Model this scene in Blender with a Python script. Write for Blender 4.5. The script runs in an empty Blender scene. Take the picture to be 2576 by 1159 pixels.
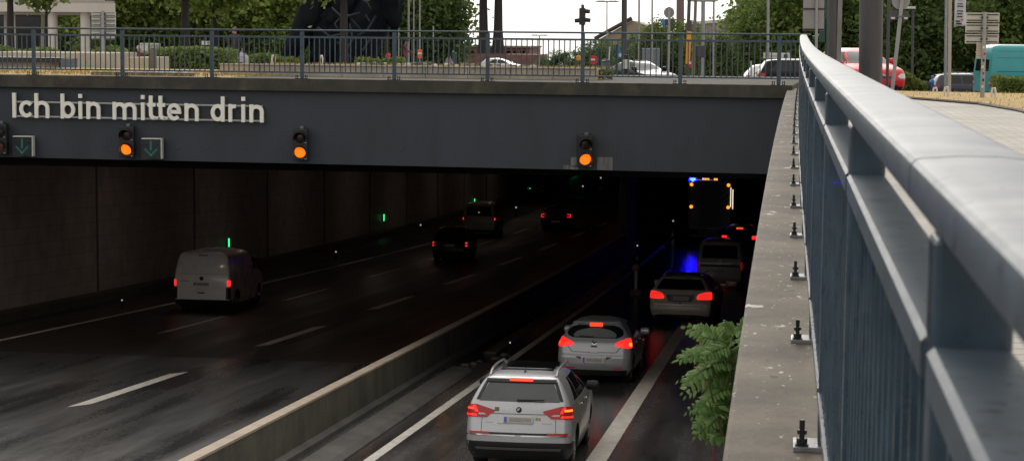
import bpy, bmesh, math, random
import numpy as np
from mathutils import Matrix, Vector, Euler

C = bpy.context.scene
col = bpy.context.collection
R = math.radians
random.seed(7); rng = np.random.default_rng(7)

# ------------------------------------------------------------------ camera, sky, sun, exposure
YAW, PITCH, ROLL = 7.82, 5.83, 0.0085
cam_d = bpy.data.cameras.new("camera"); cam = bpy.data.objects.new("camera", cam_d); col.objects.link(cam)
CM = Matrix.Rotation(R(YAW), 4, 'Z') @ Matrix.Rotation(R(90-PITCH), 4, 'X') @ Matrix.Rotation(ROLL, 4, 'Z')
cam.matrix_world = CM
cam_d.sensor_width = 36.0; cam_d.lens = 36.0*5400/2846
cam_d.clip_start = 0.05; cam_d.clip_end = 3000
cam_d.dof.use_dof = True; cam_d.dof.focus_distance = 38; cam_d.dof.aperture_fstop = 18
C.camera = cam

SUN_EL, SUN_AZ = 24, 352      # degrees; azimuth clockwise from +Y
world = bpy.data.worlds.new("World"); C.world = world; world.use_nodes = True
nt = world.node_tree; bg = nt.nodes['Background']
sky = nt.nodes.new('ShaderNodeTexSky'); sky.sky_type = 'NISHITA'; sky.sun_disc = False
sky.sun_elevation = R(SUN_EL); sky.sun_rotation = R(SUN_AZ); sky.air_density = 1.0; sky.dust_density = 4.0; sky.ozone_density = 1.0
hs = nt.nodes.new('ShaderNodeHueSaturation'); hs.inputs['Saturation'].default_value = 0.22
nt.links.new(sky.outputs[0], hs.inputs['Color'])
cloud = nt.nodes.new('ShaderNodeMix'); cloud.data_type = 'RGBA'; cloud.blend_type = 'MIX'; cloud.inputs[0].default_value = 0.72   # even cloud cover over the clear sky
cloud.inputs[7].default_value = (9.0, 8.6, 8.05, 1)
nt.links.new(hs.outputs[0], cloud.inputs[6])
nt.links.new(cloud.outputs[2], bg.inputs[0]); bg.inputs[1].default_value = 0.14
sun_d = bpy.data.lights.new("sun", 'SUN'); sun_d.energy = 0.7; sun_d.angle = R(30); sun_d.color = (1, 0.94, 0.86)
sun = bpy.data.objects.new("sun", sun_d); col.objects.link(sun)
az = R(SUN_AZ); sd = Vector((math.sin(az)*math.cos(R(SUN_EL)), math.cos(az)*math.cos(R(SUN_EL)), math.sin(R(SUN_EL))))
sun.rotation_euler = sd.to_track_quat('Z', 'Y').to_euler()
C.view_settings.view_transform = 'Standard'; C.view_settings.look = 'None'
C.view_settings.exposure = 0.0; C.view_settings.gamma = 1.0
C.cycles.max_bounces = 6; C.cycles.glossy_bounces = 3; C.cycles.transmission_bounces = 3; C.cycles.diffuse_bounces = 3
C.cycles.sample_clamp_indirect = 6.0; C.cycles.use_denoising = True

# ------------------------------------------------------------------ measuring helpers (photo survey -> metres)
FD = 4888.0
CR = CM.to_3x3()
def ray(x, y):
    return CR @ Vector((x-1288.0, -(y-579.5), -FD))
def at(x, y, Y):
    d = ray(x, y); return d*(Y/d.y)
def road_z(Y):
    if Y <= 60: return -5.42-0.064*Y
    t = min(Y-60, 230); return -5.42-0.064*60-0.064*t+0.00012*t*t
def road_slope(Y):
    return 0.064 if Y <= 60 else 0.064-0.00024*min(Y-60, 230)
def onroad(x, y):
    d = ray(x, y); lo, hi = 5.0, 280.0
    for _ in range(50):
        m = (lo+hi)/2
        if d.z*(m/d.y) > road_z(m): lo = m
        else: hi = m
    return d*(lo/d.y)
FU = Vector((18.287, -1.008, 0)).normalized()          # along the portal face, to the right
FN = Vector((-FU.y, FU.x, 0)); FN = -FN if FN.y > 0 else FN   # towards the ramp
FP = Vector((0.194, 42.45, 0))
def face_pt(u, z, off=0):                             # u metres left(-)/right(+) of the right end
    p = FP+FU*u+FN*off; return Vector((p.x, p.y, z))
def onface(x, y, off=0):
    d = ray(x, y); t = (FP+FN*off).dot(FN)/d.dot(FN); return d*t
def face_u(p): return (p-FP).dot(FU)
FACE_RZ = math.atan2(FU.y, FU.x)
def gz(X, Y):
    k = min(max((X+12)/8, 0), 1); k = k*k*(3-2*k)
    a = -0.018*min(max(Y-44, 0), 46)-0.034*min(max(Y-90, 0), 70); c = -0.037*min(max(Y-44, 0), 90)
    return -(1.12+0.14*(1 if X > 0 else 0))+a*(1-k)+c*k-0.03*max(0, Y-165)
def offx(Y): return 0.306*(max(0, Y-5)/39.7)**1.65

# ------------------------------------------------------------------ object helpers
def setp(o, label=None, cat=None, group=None, kind=None):
    if label: o['label'] = label
    if cat: o['category'] = cat
    if group: o['group'] = group
    if kind: o['kind'] = kind
    return o
def thing(name, label, cat, loc=(0, 0, 0), rz=0, group=None, rx=0, sc=1):
    o = bpy.data.objects.new(name, None); col.objects.link(o); o.empty_display_size = 0.2
    o.location = loc; o.rotation_euler = (rx, 0, rz); o.scale = (sc, sc, sc)
    return setp(o, label, cat, group)
class MB:
    def __init__(s): s.v = []; s.f = []; s.m = []
    def add(s, vs, fs, m=0):
        b = len(s.v); s.v += [tuple(v) for v in vs]; s.f += [tuple(i+b for i in f) for f in fs]; s.m += [m]*len(fs); return s
    def box(s, c, d, rz=0, m=0, mat=None):
        h = [x/2 for x in d]; vs = []
        T = mat if mat else Matrix.Rotation(rz, 3, 'Z')
        for sx in (-1, 1):
            for sy in (-1, 1):
                for sz in (-1, 1): vs.append(Vector(c)+T @ Vector((sx*h[0], sy*h[1], sz*h[2])))
        return s.add(vs, [(0, 1, 3, 2), (4, 6, 7, 5), (0, 4, 5, 1), (2, 3, 7, 6), (0, 2, 6, 4), (1, 5, 7, 3)], m)
    def bar(s, p, q, r, n=8, r2=None, m=0):
        p, q = Vector(p), Vector(q); r2 = r if r2 is None else r2; d = (q-p).normalized()
        a = d.orthogonal().normalized(); b = d.cross(a); vs = []
        for (o, rr) in ((p, r), (q, r2)):
            for i in range(n):
                t = 2*math.pi*i/n; vs.append(o+(a*math.cos(t)+b*math.sin(t))*rr)
        fs = [(i, (i+1) % n, n+(i+1) % n, n+i) for i in range(n)]+[tuple(range(n-1, -1, -1)), tuple(range(n, 2*n))]
        return s.add(vs, fs, m)
    def tube(s, pts, rs, n=8, m=0):
        pts = [Vector(p) for p in pts]; vs = []; fs = []; k = len(pts)
        if not hasattr(rs, '__len__'): rs = [rs]*k
        a = None
        for i, p in enumerate(pts):
            d = (pts[min(i+1, k-1)]-pts[max(i-1, 0)]).normalized()
            a = (d.orthogonal() if a is None else a-d*a.dot(d)).normalized(); b = d.cross(a)
            for j in range(n):
                t = 2*math.pi*j/n; vs.append(p+(a*math.cos(t)+b*math.sin(t))*rs[i])
        for i in range(k-1):
            for j in range(n): fs.append((i*n+j, i*n+(j+1) % n, (i+1)*n+(j+1) % n, (i+1)*n+j))
        fs += [tuple(range(n-1, -1, -1)), tuple(range((k-1)*n, k*n))]
        return s.add(vs, fs, m)
    def lathe(s, prof, n=24, T=None, m=0):
        T = T or Matrix.Identity(4); vs = []; fs = []; k = len(prof)
        for (r, z) in prof:
            for j in range(n):
                t = 2*math.pi*j/n; vs.append(T @ Vector((r*math.cos(t), r*math.sin(t), z)))
        for i in range(k-1):
            for j in range(n): fs.append((i*n+j, i*n+(j+1) % n, (i+1)*n+(j+1) % n, (i+1)*n+j))
        fs += [tuple(range(n-1, -1, -1)), tuple(range((k-1)*n, k*n))]
        return s.add(vs, fs, m)
    def prism(s, poly, T, t, m=0):                      # poly in local xz-plane, thickness t along local +y
        n = len(poly); vs = [T @ Vector((x, 0, z)) for x, z in poly]+[T @ Vector((x, t, z)) for x, z in poly]
        fs = [tuple(range(n)), tuple(range(2*n-1, n-1, -1))]+[(i, n+i, n+(i+1) % n, (i+1) % n) for i in range(n)]
        return s.add(vs, fs, m)
    def grid(s, pts, m=0):                              # pts[i][j]
        a, b = len(pts), len(pts[0]); vs = [p for r in pts for p in r]
        return s.add(vs, [(i*b+j, i*b+j+1, (i+1)*b+j+1, (i+1)*b+j) for i in range(a-1) for j in range(b-1)], m)
    def build(s, name, mats, parent=None, smooth=False, bevel=0, angle=40, fix=True):
        me = bpy.data.meshes.new(name); me.from_pydata(s.v, [], s.f); mats = mats if isinstance(mats, (list, tuple)) else [mats]
        for mt in mats: me.materials.append(mt)
        me.polygons.foreach_set('material_index', s.m)
        if fix:
            b = bmesh.new(); b.from_mesh(me); bmesh.ops.recalc_face_normals(b, faces=b.faces); b.to_mesh(me); b.free()
        if smooth:
            me.polygons.foreach_set('use_smooth', [True]*len(me.polygons))
            if hasattr(me, 'set_sharp_from_angle'): me.set_sharp_from_angle(angle=R(angle))
        me.update()
        o = bpy.data.objects.new(name, me); col.objects.link(o)
        if parent: o.parent = parent
        if bevel:
            bm_ = o.modifiers.new('bevel', 'BEVEL'); bm_.width = bevel; bm_.segments = 2; bm_.limit_method = 'ANGLE'
        return o
def copy_tree(o, parent=None):
    c = o.copy(); col.objects.link(c); c.parent = parent
    for ch in list(o.children): copy_tree(ch, c)
    return c
def icurve(pts):                                        # monotone cubic through control points
    x = [p[0] for p in pts]; y = [p[1] for p in pts]; n = len(x)
    d = [(y[i+1]-y[i])/(x[i+1]-x[i]) for i in range(n-1)]
    m = [d[0]]+[0 if d[i-1]*d[i] <= 0 else 2*d[i-1]*d[i]/(d[i-1]+d[i]) for i in range(1, n-1)]+[d[-1]]
    def f(t):
        if t <= x[0]: return y[0]
        if t >= x[-1]: return y[-1]
        i = 0
        while t > x[i+1]: i += 1
        h = x[i+1]-x[i]; u = (t-x[i])/h
        return (y[i]*(1+2*u)*(1-u)**2+m[i]*h*u*(1-u)**2+y[i+1]*u*u*(3-2*u)+m[i+1]*h*u*u*(u-1))
    return f

# ------------------------------------------------------------------ materials
MC = {}
def N(nt, t, **k):
    n = nt.nodes.new(t)
    for a, b in k.items(): setattr(n, a, b)
    return n
def mat(name, c, rough=.5, metal=0, var=.15, scale=4, bump=0, emit=0, spec=.5, coat=0, stretch=None, rvar=.1, ecol=None, detail=5, specks=0):
    if name in MC: return MC[name]
    m = bpy.data.materials.new(name); m.use_nodes = True; t = m.node_tree; b = t.nodes['Principled BSDF']
    b.inputs['Metallic'].default_value = metal; b.inputs['Specular IOR Level'].default_value = spec
    b.inputs['Coat Weight'].default_value = coat; b.inputs['Coat Roughness'].default_value = .06
    b.inputs['Roughness'].default_value = rough; b.inputs['Base Color'].default_value = (*c, 1)
    if emit:
        b.inputs['Emission Color'].default_value = (*(ecol or c), 1); b.inputs['Emission Strength'].default_value = emit
    if var or bump:
        tc = N(t, 'ShaderNodeTexCoord'); mp = N(t, 'ShaderNodeMapping'); mp.inputs['Scale'].default_value = stretch or (1, 1, 1)
        t.links.new(tc.outputs['Object'], mp.inputs[0])
        nz = N(t, 'ShaderNodeTexNoise'); nz.inputs['Scale'].default_value = scale; nz.inputs['Detail'].default_value = detail
        nz.inputs['Roughness'].default_value = .65
        t.links.new(mp.outputs[0], nz.inputs['Vector'])
        rp = N(t, 'ShaderNodeValToRGB'); rp.color_ramp.elements[0].position = .3; rp.color_ramp.elements[1].position = .72
        rp.color_ramp.elements[0].color = (*[x*(1-var) for x in c], 1); rp.color_ramp.elements[1].color = (*[min(1, x*(1+var)) for x in c], 1)
        t.links.new(nz.outputs[0], rp.inputs[0]); t.links.new(rp.outputs[0], b.inputs['Base Color'])
        if specks:                                      # drops and chips
            n3 = N(t, 'ShaderNodeTexNoise'); n3.inputs['Scale'].default_value = 60; n3.inputs['Detail'].default_value = 1; t.links.new(tc.outputs['Object'], n3.inputs['Vector'])
            m3 = N(t, 'ShaderNodeMapRange'); m3.inputs[1].default_value = .68; m3.inputs[2].default_value = .72; t.links.new(n3.outputs[0], m3.inputs[0])
            x3 = N(t, 'ShaderNodeMix'); x3.data_type = 'RGBA'; t.links.new(m3.outputs[0], x3.inputs[0]); t.links.new(rp.outputs[0], x3.inputs[6]); x3.inputs[7].default_value = (*[q*.3 for q in c], 1); t.links.new(x3.outputs[2], b.inputs['Base Color'])
        if rvar:
            mr = N(t, 'ShaderNodeMapRange'); mr.inputs[1].default_value = .3; mr.inputs[2].default_value = .7
            mr.inputs[3].default_value = max(.02, rough-rvar); mr.inputs[4].default_value = min(1, rough+rvar)
            t.links.new(nz.outputs[0], mr.inputs[0]); t.links.new(mr.outputs[0], b.inputs['Roughness'])
        if bump:
            n2 = N(t, 'ShaderNodeTexNoise'); n2.inputs['Scale'].default_value = scale*8; n2.inputs['Detail'].default_value = 4
            t.links.new(mp.outputs[0], n2.inputs['Vector'])
            bp = N(t, 'ShaderNodeBump'); bp.inputs['Strength'].default_value = bump; bp.inputs['Distance'].default_value = .02
            t.links.new(n2.outputs[0], bp.inputs['Height']); t.links.new(bp.outputs[0], b.inputs['Normal'])
    MC[name] = m; return m
def leafmat(name, c1, c2, c3=None, trans=.5):
    if name in MC: return MC[name]
    m = bpy.data.materials.new(name); m.use_nodes = True; t = m.node_tree; b = t.nodes['Principled BSDF']; out = t.nodes['Material Output']
    g = N(t, 'ShaderNodeNewGeometry'); rp = N(t, 'ShaderNodeValToRGB'); rp.color_ramp.elements[0].color = (*c1, 1); rp.color_ramp.elements[1].color = (*c2, 1)
    if c3: e = rp.color_ramp.elements.new(.88); e.color = (*c2, 1); rp.color_ramp.elements[2].color = (*c3, 1)
    t.links.new(g.outputs['Random Per Island'], rp.inputs[0])
    t.links.new(rp.outputs[0], b.inputs['Base Color']); b.inputs['Roughness'].default_value = .55; b.inputs['Specular IOR Level'].default_value = .3
    tr = N(t, 'ShaderNodeBsdfTranslucent'); t.links.new(rp.outputs[0], tr.inputs[0])
    mx = N(t, 'ShaderNodeMixShader'); mx.inputs[0].default_value = trans
    t.links.new(b.outputs[0], mx.inputs[1]); t.links.new(tr.outputs[0], mx.inputs[2]); t.links.new(mx.outputs[0], out.inputs[0])
    MC[name] = m; return m
def wetroad(name, dark, light, r0, r1, dry=0, bump=.25, ripple=None):
    m = bpy.data.materials.new(name); m.use_nodes = True; t = m.node_tree; b = t.nodes['Principled BSDF']
    tc = N(t, 'ShaderNodeTexCoord')
    def noise(sc, st, det=6, ro=.6):
        mp = N(t, 'ShaderNodeMapping'); mp.inputs['Scale'].default_value = st; t.links.new(tc.outputs['Object'], mp.inputs[0])
        n = N(t, 'ShaderNodeTexNoise'); n.inputs['Scale'].default_value = sc; n.inputs['Detail'].default_value = det; n.inputs['Roughness'].default_value = ro
        t.links.new(mp.outputs[0], n.inputs['Vector']); return n
    a = noise(.8, (1, .035, 1), 4, .5); c = noise(1.2, (1, .12, 1), 7, .62); f = noise(14, (1, .5, 1), 6, .7)
    ad = N(t, 'ShaderNodeMath', operation='MULTIPLY_ADD'); t.links.new(a.outputs[0], ad.inputs[0]); ad.inputs[1].default_value = .62
    ml = N(t, 'ShaderNodeMath', operation='MULTIPLY'); t.links.new(c.outputs[0], ml.inputs[0]); ml.inputs[1].default_value = .38
    t.links.new(ml.outputs[0], ad.inputs[2])
    a2 = N(t, 'ShaderNodeMath', operation='MULTIPLY_ADD'); t.links.new(f.outputs[0], a2.inputs[0]); a2.inputs[1].default_value = .20; t.links.new(ad.outputs[0], a2.inputs[2])
    rp = N(t, 'ShaderNodeValToRGB'); rp.color_ramp.elements[0].position = .45; rp.color_ramp.elements[1].position = .82
    rp.color_ramp.elements[0].color = (*dark, 1); rp.color_ramp.elements[1].color = (*light, 1)
    t.links.new(a2.outputs[0], rp.inputs[0]); t.links.new(rp.outputs[0], b.inputs['Base Color'])
    mr = N(t, 'ShaderNodeMapRange'); mr.inputs[1].default_value = .5; mr.inputs[2].default_value = .76; mr.inputs[3].default_value = r0; mr.inputs[4].default_value = r1
    t.links.new(a2.outputs[0], mr.inputs[0]); t.links.new(mr.outputs[0], b.inputs['Roughness'])
    fb = noise(55, ripple or (1, 1, 1), 3); bp = N(t, 'ShaderNodeBump'); bp.inputs['Strength'].default_value = bump; bp.inputs['Distance'].default_value = .01
    t.links.new(fb.outputs[0], bp.inputs['Height']); t.links.new(bp.outputs[0], b.inputs['Normal'])
    b.inputs['Specular IOR Level'].default_value = .5 if not dry else .35
    return m
def brickmat(name, c1, c2, mortar, bw, bh, msize, rough=.7, swap=False, bump=.3, dirt=.25):
    m = bpy.data.materials.new(name); m.use_nodes = True; t = m.node_tree; b = t.nodes['Principled BSDF']
    tc = N(t, 'ShaderNodeTexCoord'); mp = N(t, 'ShaderNodeMapping'); t.links.new(tc.outputs['Object'], mp.inputs[0])
    br = N(t, 'ShaderNodeTexBrick'); br.inputs['Scale'].default_value = 1; br.inputs['Brick Width'].default_value = bw; br.inputs['Row Height'].default_value = bh
    br.inputs['Mortar Size'].default_value = msize; br.inputs['Color1'].default_value = (*c1, 1); br.inputs['Color2'].default_value = (*c2, 1); br.inputs['Mortar'].default_value = (*mortar, 1)
    if swap:                                            # wall standing in the y/z (or x/z) plane; rows follow the road gradient
        sx = N(t, 'ShaderNodeSeparateXYZ'); cx = N(t, 'ShaderNodeCombineXYZ'); t.links.new(mp.outputs[0], sx.inputs[0]); t.links.new(sx.outputs['Y' if swap[2] else 'X'], cx.inputs[0])
        ma = N(t, 'ShaderNodeMath', operation='MULTIPLY_ADD'); t.links.new(sx.outputs['Y'], ma.inputs[0]); ma.inputs[1].default_value = .064 if swap[2] else 0; t.links.new(sx.outputs['Z'], ma.inputs[2]); t.links.new(ma.outputs[0], cx.inputs[1])
        t.links.new(cx.outputs[0], br.inputs['Vector'])
    else: t.links.new(mp.outputs[0], br.inputs['Vector'])
    nz = N(t, 'ShaderNodeTexNoise'); nz.inputs['Scale'].default_value = 1.3; nz.inputs['Detail'].default_value = 8; t.links.new(tc.outputs['Object'], nz.inputs['Vector'])
    mr = N(t, 'ShaderNodeMapRange'); mr.inputs[1].default_value = .3; mr.inputs[2].default_value = .7; mr.inputs[3].default_value = 1-dirt; mr.inputs[4].default_value = 1+dirt*.5
    t.links.new(nz.outputs[0], mr.inputs[0])
    mx = N(t, 'ShaderNodeMix'); mx.data_type = 'RGBA'; mx.blend_type = 'MULTIPLY'; mx.inputs[0].default_value = 1
    t.links.new(br.outputs[0], mx.inputs[6]); t.links.new(mr.outputs[0], mx.inputs[7]); t.links.new(mx.outputs[2], b.inputs['Base Color'])
    b.inputs['Roughness'].default_value = rough
    bp = N(t, 'ShaderNodeBump'); bp.inputs['Strength'].default_value = bump; bp.inputs['Distance'].default_value = .01; bp.invert = True
    t.links.new(br.outputs['Fac'], bp.inputs['Height']); t.links.new(bp.outputs[0], b.inputs['Normal'])
    return m
def concrete(name, c, streak=.3, spots=0, rough=.8, moss=0):
    m = bpy.data.materials.new(name); m.use_nodes = True; t = m.node_tree; b = t.nodes['Principled BSDF']
    tc = N(t, 'ShaderNodeTexCoord')
    def noise(sc, st=(1, 1, 1), det=8, ro=.65):
        mp = N(t, 'ShaderNodeMapping'); mp.inputs['Scale'].default_value = st; t.links.new(tc.outputs['Object'], mp.inputs[0])
        n = N(t, 'ShaderNodeTexNoise'); n.inputs['Scale'].default_value = sc; n.inputs['Detail'].default_value = det; n.inputs['Roughness'].default_value = ro
        t.links.new(mp.outputs[0], n.inputs['Vector']); return n
    def ramp(src, lo, hi, p0, p1):
        r = N(t, 'ShaderNodeMapRange'); r.inputs[1].default_value = p0; r.inputs[2].default_value = p1; r.inputs[3].default_value = lo; r.inputs[4].default_value = hi
        t.links.new(src, r.inputs[0]); return r.outputs[0]
    def mul(colr, fac):
        x = N(t, 'ShaderNodeMix'); x.data_type = 'RGBA'; x.blend_type = 'MULTIPLY'; x.inputs[0].default_value = 1
        t.links.new(colr, x.inputs[6]) if not isinstance(colr, tuple) else setattr(x.inputs[6], 'default_value', (*colr, 1))
        t.links.new(fac, x.inputs[7]); return x.outputs[2]
    def mixc(colr, c2, fac):
        x = N(t, 'ShaderNodeMix'); x.data_type = 'RGBA'; t.links.new(fac, x.inputs[0]); t.links.new(colr, x.inputs[6]); x.inputs[7].default_value = (*c2, 1); return x.outputs[2]
    k = mul(c, ramp(noise(1.2).outputs[0], 1-streak, 1+streak*.6, .3, .7))
    k = mul(k, ramp(noise(2.2, (1, 1, .08)).outputs[0], 1-streak, 1.1, .3, .65))
    k = mul(k, ramp(noise(35).outputs[0], .85, 1.15, .3, .7))
    if moss: k = mixc(k, (.16, .15, .06), ramp(noise(1.7).outputs[0], 0, moss, .52, .68))
    if spots:
        k = mixc(k, (.62, .60, .55), ramp(noise(7, (1, .5, 1), 3).outputs[0], 0, .9, .66, .70))
        k = mixc(k, (.05, .045, .04), ramp(noise(8, (1.3, .6, 1), 3).outputs[0], 0, .9, .665, .70))
        k = mixc(k, (.58, .56, .5), ramp(noise(26, (1, .5, 1), 2).outputs[0], 0, .8, .67, .72))
    t.links.new(k, b.inputs['Base Color']); b.inputs['Roughness'].default_value = rough
    bp = N(t, 'ShaderNodeBump'); bp.inputs['Strength'].default_value = .55; bp.inputs['Distance'].default_value = .012
    t.links.new(noise(40).outputs[0], bp.inputs['Height']); t.links.new(bp.outputs[0], b.inputs['Normal'])
    return m

PAINT = mat('blue_grey_paint', (.030, .060, .088), .33, var=.25, scale=9, rvar=.12, coat=.25)
RAILTOP = mat('wet_handrail_paint', (.080, .105, .130), .42, var=.12, scale=5, rvar=.05, spec=.13, bump=.05, specks=1, stretch=(1, 2.5, 1))
GALV = mat('galvanised', (.15, .155, .165), .38, .4, var=.2, scale=30)
DARKMETAL = mat('dark_bolt', (.02, .02, .022), .4, .6)
BEAM = mat('beam_paint', (.031, .037, .049), .6, var=.28, scale=1.6, bump=.15, rvar=.1, stretch=(1, 1, .22), detail=8)
FASCIA = concrete('fascia_concrete', (.052, .048, .040), .35, rough=.85, moss=.25)
COPING = concrete('coping_concrete', (.165, .134, .098), .52, spots=1, rough=.75, moss=.5)
WALLC = concrete('wall_concrete', (.22, .205, .18), .3)
BARR = concrete('barrier_concrete', (.13, .125, .095), .35, moss=.3)
BARRTOP = concrete('barrier_top_concrete', (.50, .41, .32), .15)
GUTTER = concrete('gutter_concrete', (.125, .117, .105), .25)
STONE = concrete('stone_slab', (.40, .345, .27), .22, moss=.2)
CREAM = concrete('cream_wall', (.44, .385, .29), .2, moss=.15)
LINE = mat('road_paint', (.74, .70, .62), .5, var=.22, scale=6, bump=.2, rvar=.15)
ROADW = wetroad('wet_asphalt', (.021, .021, .022), (.165, .161, .160), .2, .58)  # lighter patches put the wet sky reflection into the base colour
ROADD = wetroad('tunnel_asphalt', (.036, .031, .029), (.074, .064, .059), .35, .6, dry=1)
ROADR = wetroad('wet_tunnel_asphalt', (.026, .025, .025), (.17, .163, .158), .09, .42, bump=.06)  # pale mottling is sky reflection painted into the asphalt colour
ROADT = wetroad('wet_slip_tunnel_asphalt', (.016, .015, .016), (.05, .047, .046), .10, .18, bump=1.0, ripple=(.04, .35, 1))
TILE = brickmat('tunnel_tile', (.62, .55, .50), (.57, .51, .46), (.36, .32, .29), .14, .52, .012, .5, swap=(R(90), 0, R(90)))
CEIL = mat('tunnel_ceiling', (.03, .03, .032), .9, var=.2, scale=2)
PAVE = brickmat('pale_pavers', (.335, .30, .25), (.275, .245, .205), (.15, .13, .105), .30, .15, .012, .6, dirt=.3)
PLAZA = brickmat('plaza_pavers', (.34, .31, .27), (.30, .275, .24), (.17, .155, .135), .4, .4, .012, .7)
ASPH = mat('street_asphalt', (.06, .058, .056), .7, var=.25, scale=2, bump=.2)
DRY = mat('dry_grass_soil', (.46, .32, .12), .9, var=.35, scale=3, bump=.4)
EARTH = mat('ground_soil', (.16, .14, .09), .95, var=.35, scale=1.5, bump=.4)
BLACK = mat('black_plastic', (.012, .012, .013), .45, var=.2, scale=20)
GREYMAST = mat('mast_paint', (.055, .052, .056), .5, var=.25, scale=6, stretch=(1, 1, .2))
POLE = mat('galvanised_pole', (.30, .30, .30), .45, .4, var=.15, scale=5)
WHITEP = mat('white_board', (.60, .59, .54), .5, var=.12, scale=4)
AMBER = mat('amber_lens_lit', (1, .25, .01), .3, var=0, emit=1.25, ecol=(1, .17, .005))
REDOFF = mat('red_lens_off', (.03, .008, .010), .25, var=0)
RUBBER = mat('tyre_rubber', (.012, .012, .012), .75, var=.2, scale=20)
RIM = mat('alloy_rim', (.42, .43, .45), .28, .9, var=.1, scale=10)
GLASS = mat('car_glass', (.008, .010, .011), .06, var=0, spec=.42)
REDL = mat('tail_light_lit', (.5, .006, .008), .25, var=0, emit=1.1, ecol=(1, .025, .02))
REDD = mat('tail_light_lens', (.22, .008, .010), .18, var=0, emit=.12, ecol=(1, .02, .02))
REDB = mat('brake_light_lit', (.8, .03, .01), .3, var=0, emit=1.5, ecol=(1, .055, .02))
CLEARL = mat('clear_lens', (.55, .55, .55), .15, var=0)
ORANGEL = mat('orange_bulb_lit', (1, .3, .02), .3, var=0, emit=1.7, ecol=(1, .22, .02))
PLATE = mat('number_plate', (.50, .48, .45), .5, var=.12, scale=9)
BLUEP = mat('plate_blue_band', (.08, .13, .42), .5, var=0)
CHROME = mat('chrome', (.6, .6, .6), .15, 1, var=0)
# ================================================================== SETTING
XL, XR = -24.0, -0.15                                   # side walls of the sunken road
Z_END = 275
def strip(name, x0, x1, ys, mt, dz=0, nx=8):
    b = MB(); b.grid([[Vector((x0+(x1-x0)*i/nx, y, road_z(y)+dz)) for i in range(nx+1)] for y in ys])
    o = b.build(name, mt, fix=False, smooth=True); return o
def arng(a, b, s): n = max(1, int(math.ceil((b-a)/s))); return [a+(b-a)*i/n for i in range(n+1)]
setp(strip('road', XL, -8.45, arng(-45, 48.6, 3), ROADW), kind='structure')
setp(strip('tunnel_road', XL, -8.45, arng(48.6, Z_END, 3), ROADD), kind='structure')
setp(strip('slip_road', -8.45, XR, arng(-45, 49.5, 3), ROADR), kind='structure')
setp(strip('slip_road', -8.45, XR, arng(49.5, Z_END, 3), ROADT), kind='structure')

# painted lane lines -------------------------------------------------
def line_strip(x0a, y0, x1a, y1, w, name='lane_marking', skew=.6):
    b = MB(); n = max(2, int((y1-y0)/2)); pts = []
    for i in range(n+1):
        f = i/n; y = y0+(y1-y0)*f; x = x0a+(x1a-x0a)*f
        e = skew if i in (0, n) else 0
        pts.append([Vector((x-w/2, y-e*(1 if i else 1)*.0, road_z(y)+.005)), Vector((x+w/2, y+e, road_z(y+e)+.005))])
    b.grid(pts); o = b.build(name, LINE, fix=False); return setp(o, kind='structure')
for i in range(9):                                      # dashes of the two left lane dividers
    y0 = 38.4+13.4*i; line_strip(-14.5+.0233*(y0-38), y0, -14.5+.0233*(y0-31.6), y0+6.4, .30)
for i in range(7):
    y0 = 54.6+13.4*i; line_strip(-18.0+.02*(y0-54), y0, -18.0+.02*(y0-48), y0+6.4, .16)
line_strip(-22.4, 20, -19.8, 110, .20, 'edge_line')
line_strip(-7.2, 8, -6.3, 150, .20, 'edge_line')
line_strip(-3.27, 10, -2.55, 120, .36, 'edge_line')
line_strip(-9.2, 60, -9.2, 200, .18, 'edge_line')
# patch of darker asphalt round the dashed divider
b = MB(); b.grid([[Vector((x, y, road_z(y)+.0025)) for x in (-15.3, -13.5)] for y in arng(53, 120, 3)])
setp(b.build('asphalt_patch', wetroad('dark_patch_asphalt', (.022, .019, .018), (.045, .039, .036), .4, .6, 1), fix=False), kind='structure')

# median barrier with plinth and gutter ------------------------------
ys = arng(-20, 112, 2)
def sweep(prof, ys, zf, xf=lambda y: 0, closed=True):
    b = MB(); k = len(prof); pts = []
    for y in ys: pts.append([Vector((px+xf(y), y, zf(y)+pz)) for px, pz in prof]+([Vector((prof[0][0]+xf(y), y, zf(y)+prof[0][1]))] if closed else []))
    b.grid(pts)
    for e in (0, len(ys)-1): b.add(pts[e][:k], [tuple(range(k))])
    return b
br = thing('median_barrier', 'long concrete median barrier with pale top edge between the two carriageways', 'barrier', (0, 0, 0))
sweep([(-8.69, -.1), (-8.45, -.1), (-8.47, .80), (-8.67, .80)], ys, road_z).build('barrier_wall', BARR, br)
sweep([(-8.68, .803), (-8.455, .803), (-8.455, .845), (-8.68, .845)], ys, road_z).build('barrier_coping', BARRTOP, br)
sweep([(-8.445, -.05), (-8.30, -.05), (-8.30, .10), (-8.445, .14)], ys, road_z).build('plinth', GUTTER, br)
o = sweep([(-8.02, -.05), (-7.46, -.05), (-7.46, .03), (-7.58, .10), (-8.02, .12)], arng(-20, 47.5, 2), road_z).build('kerb', GUTTER); setp(o, kind='structure')
o = sweep([(-7.9, -.05), (-7.55, -.05), (-7.55, .03), (-7.9, .04)], arng(52, 110, 2), road_z).build('kerb', BARR); setp(o, kind='structure')
# rubble lying where the kerb ends
for i in range(5):
    b = MB(); r = random.uniform(.05, .14)
    T = Matrix.Translation((-7.7+random.uniform(-.3, .5), 48.6+i*.7+random.uniform(-.3, .3), 0)); p = T.translation; p.z = road_z(p.y)+r*.3
    b.lathe([(r*.5, -r*.5), (r, -r*.1), (r*.8, r*.35), (r*.3, r*.5)], 7, Matrix.Translation(p) @ Matrix.Rotation(random.uniform(0, 3), 4, 'Z') @ Matrix.Scale(1.6, 4, (1, 0, 0)))
    o = b.build('rubble_stone', GUTTER); setp(o, 'broken lump of pale concrete where the gutter kerb ends', 'rubble', 'rubble at the end of the gutter kerb')

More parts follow.
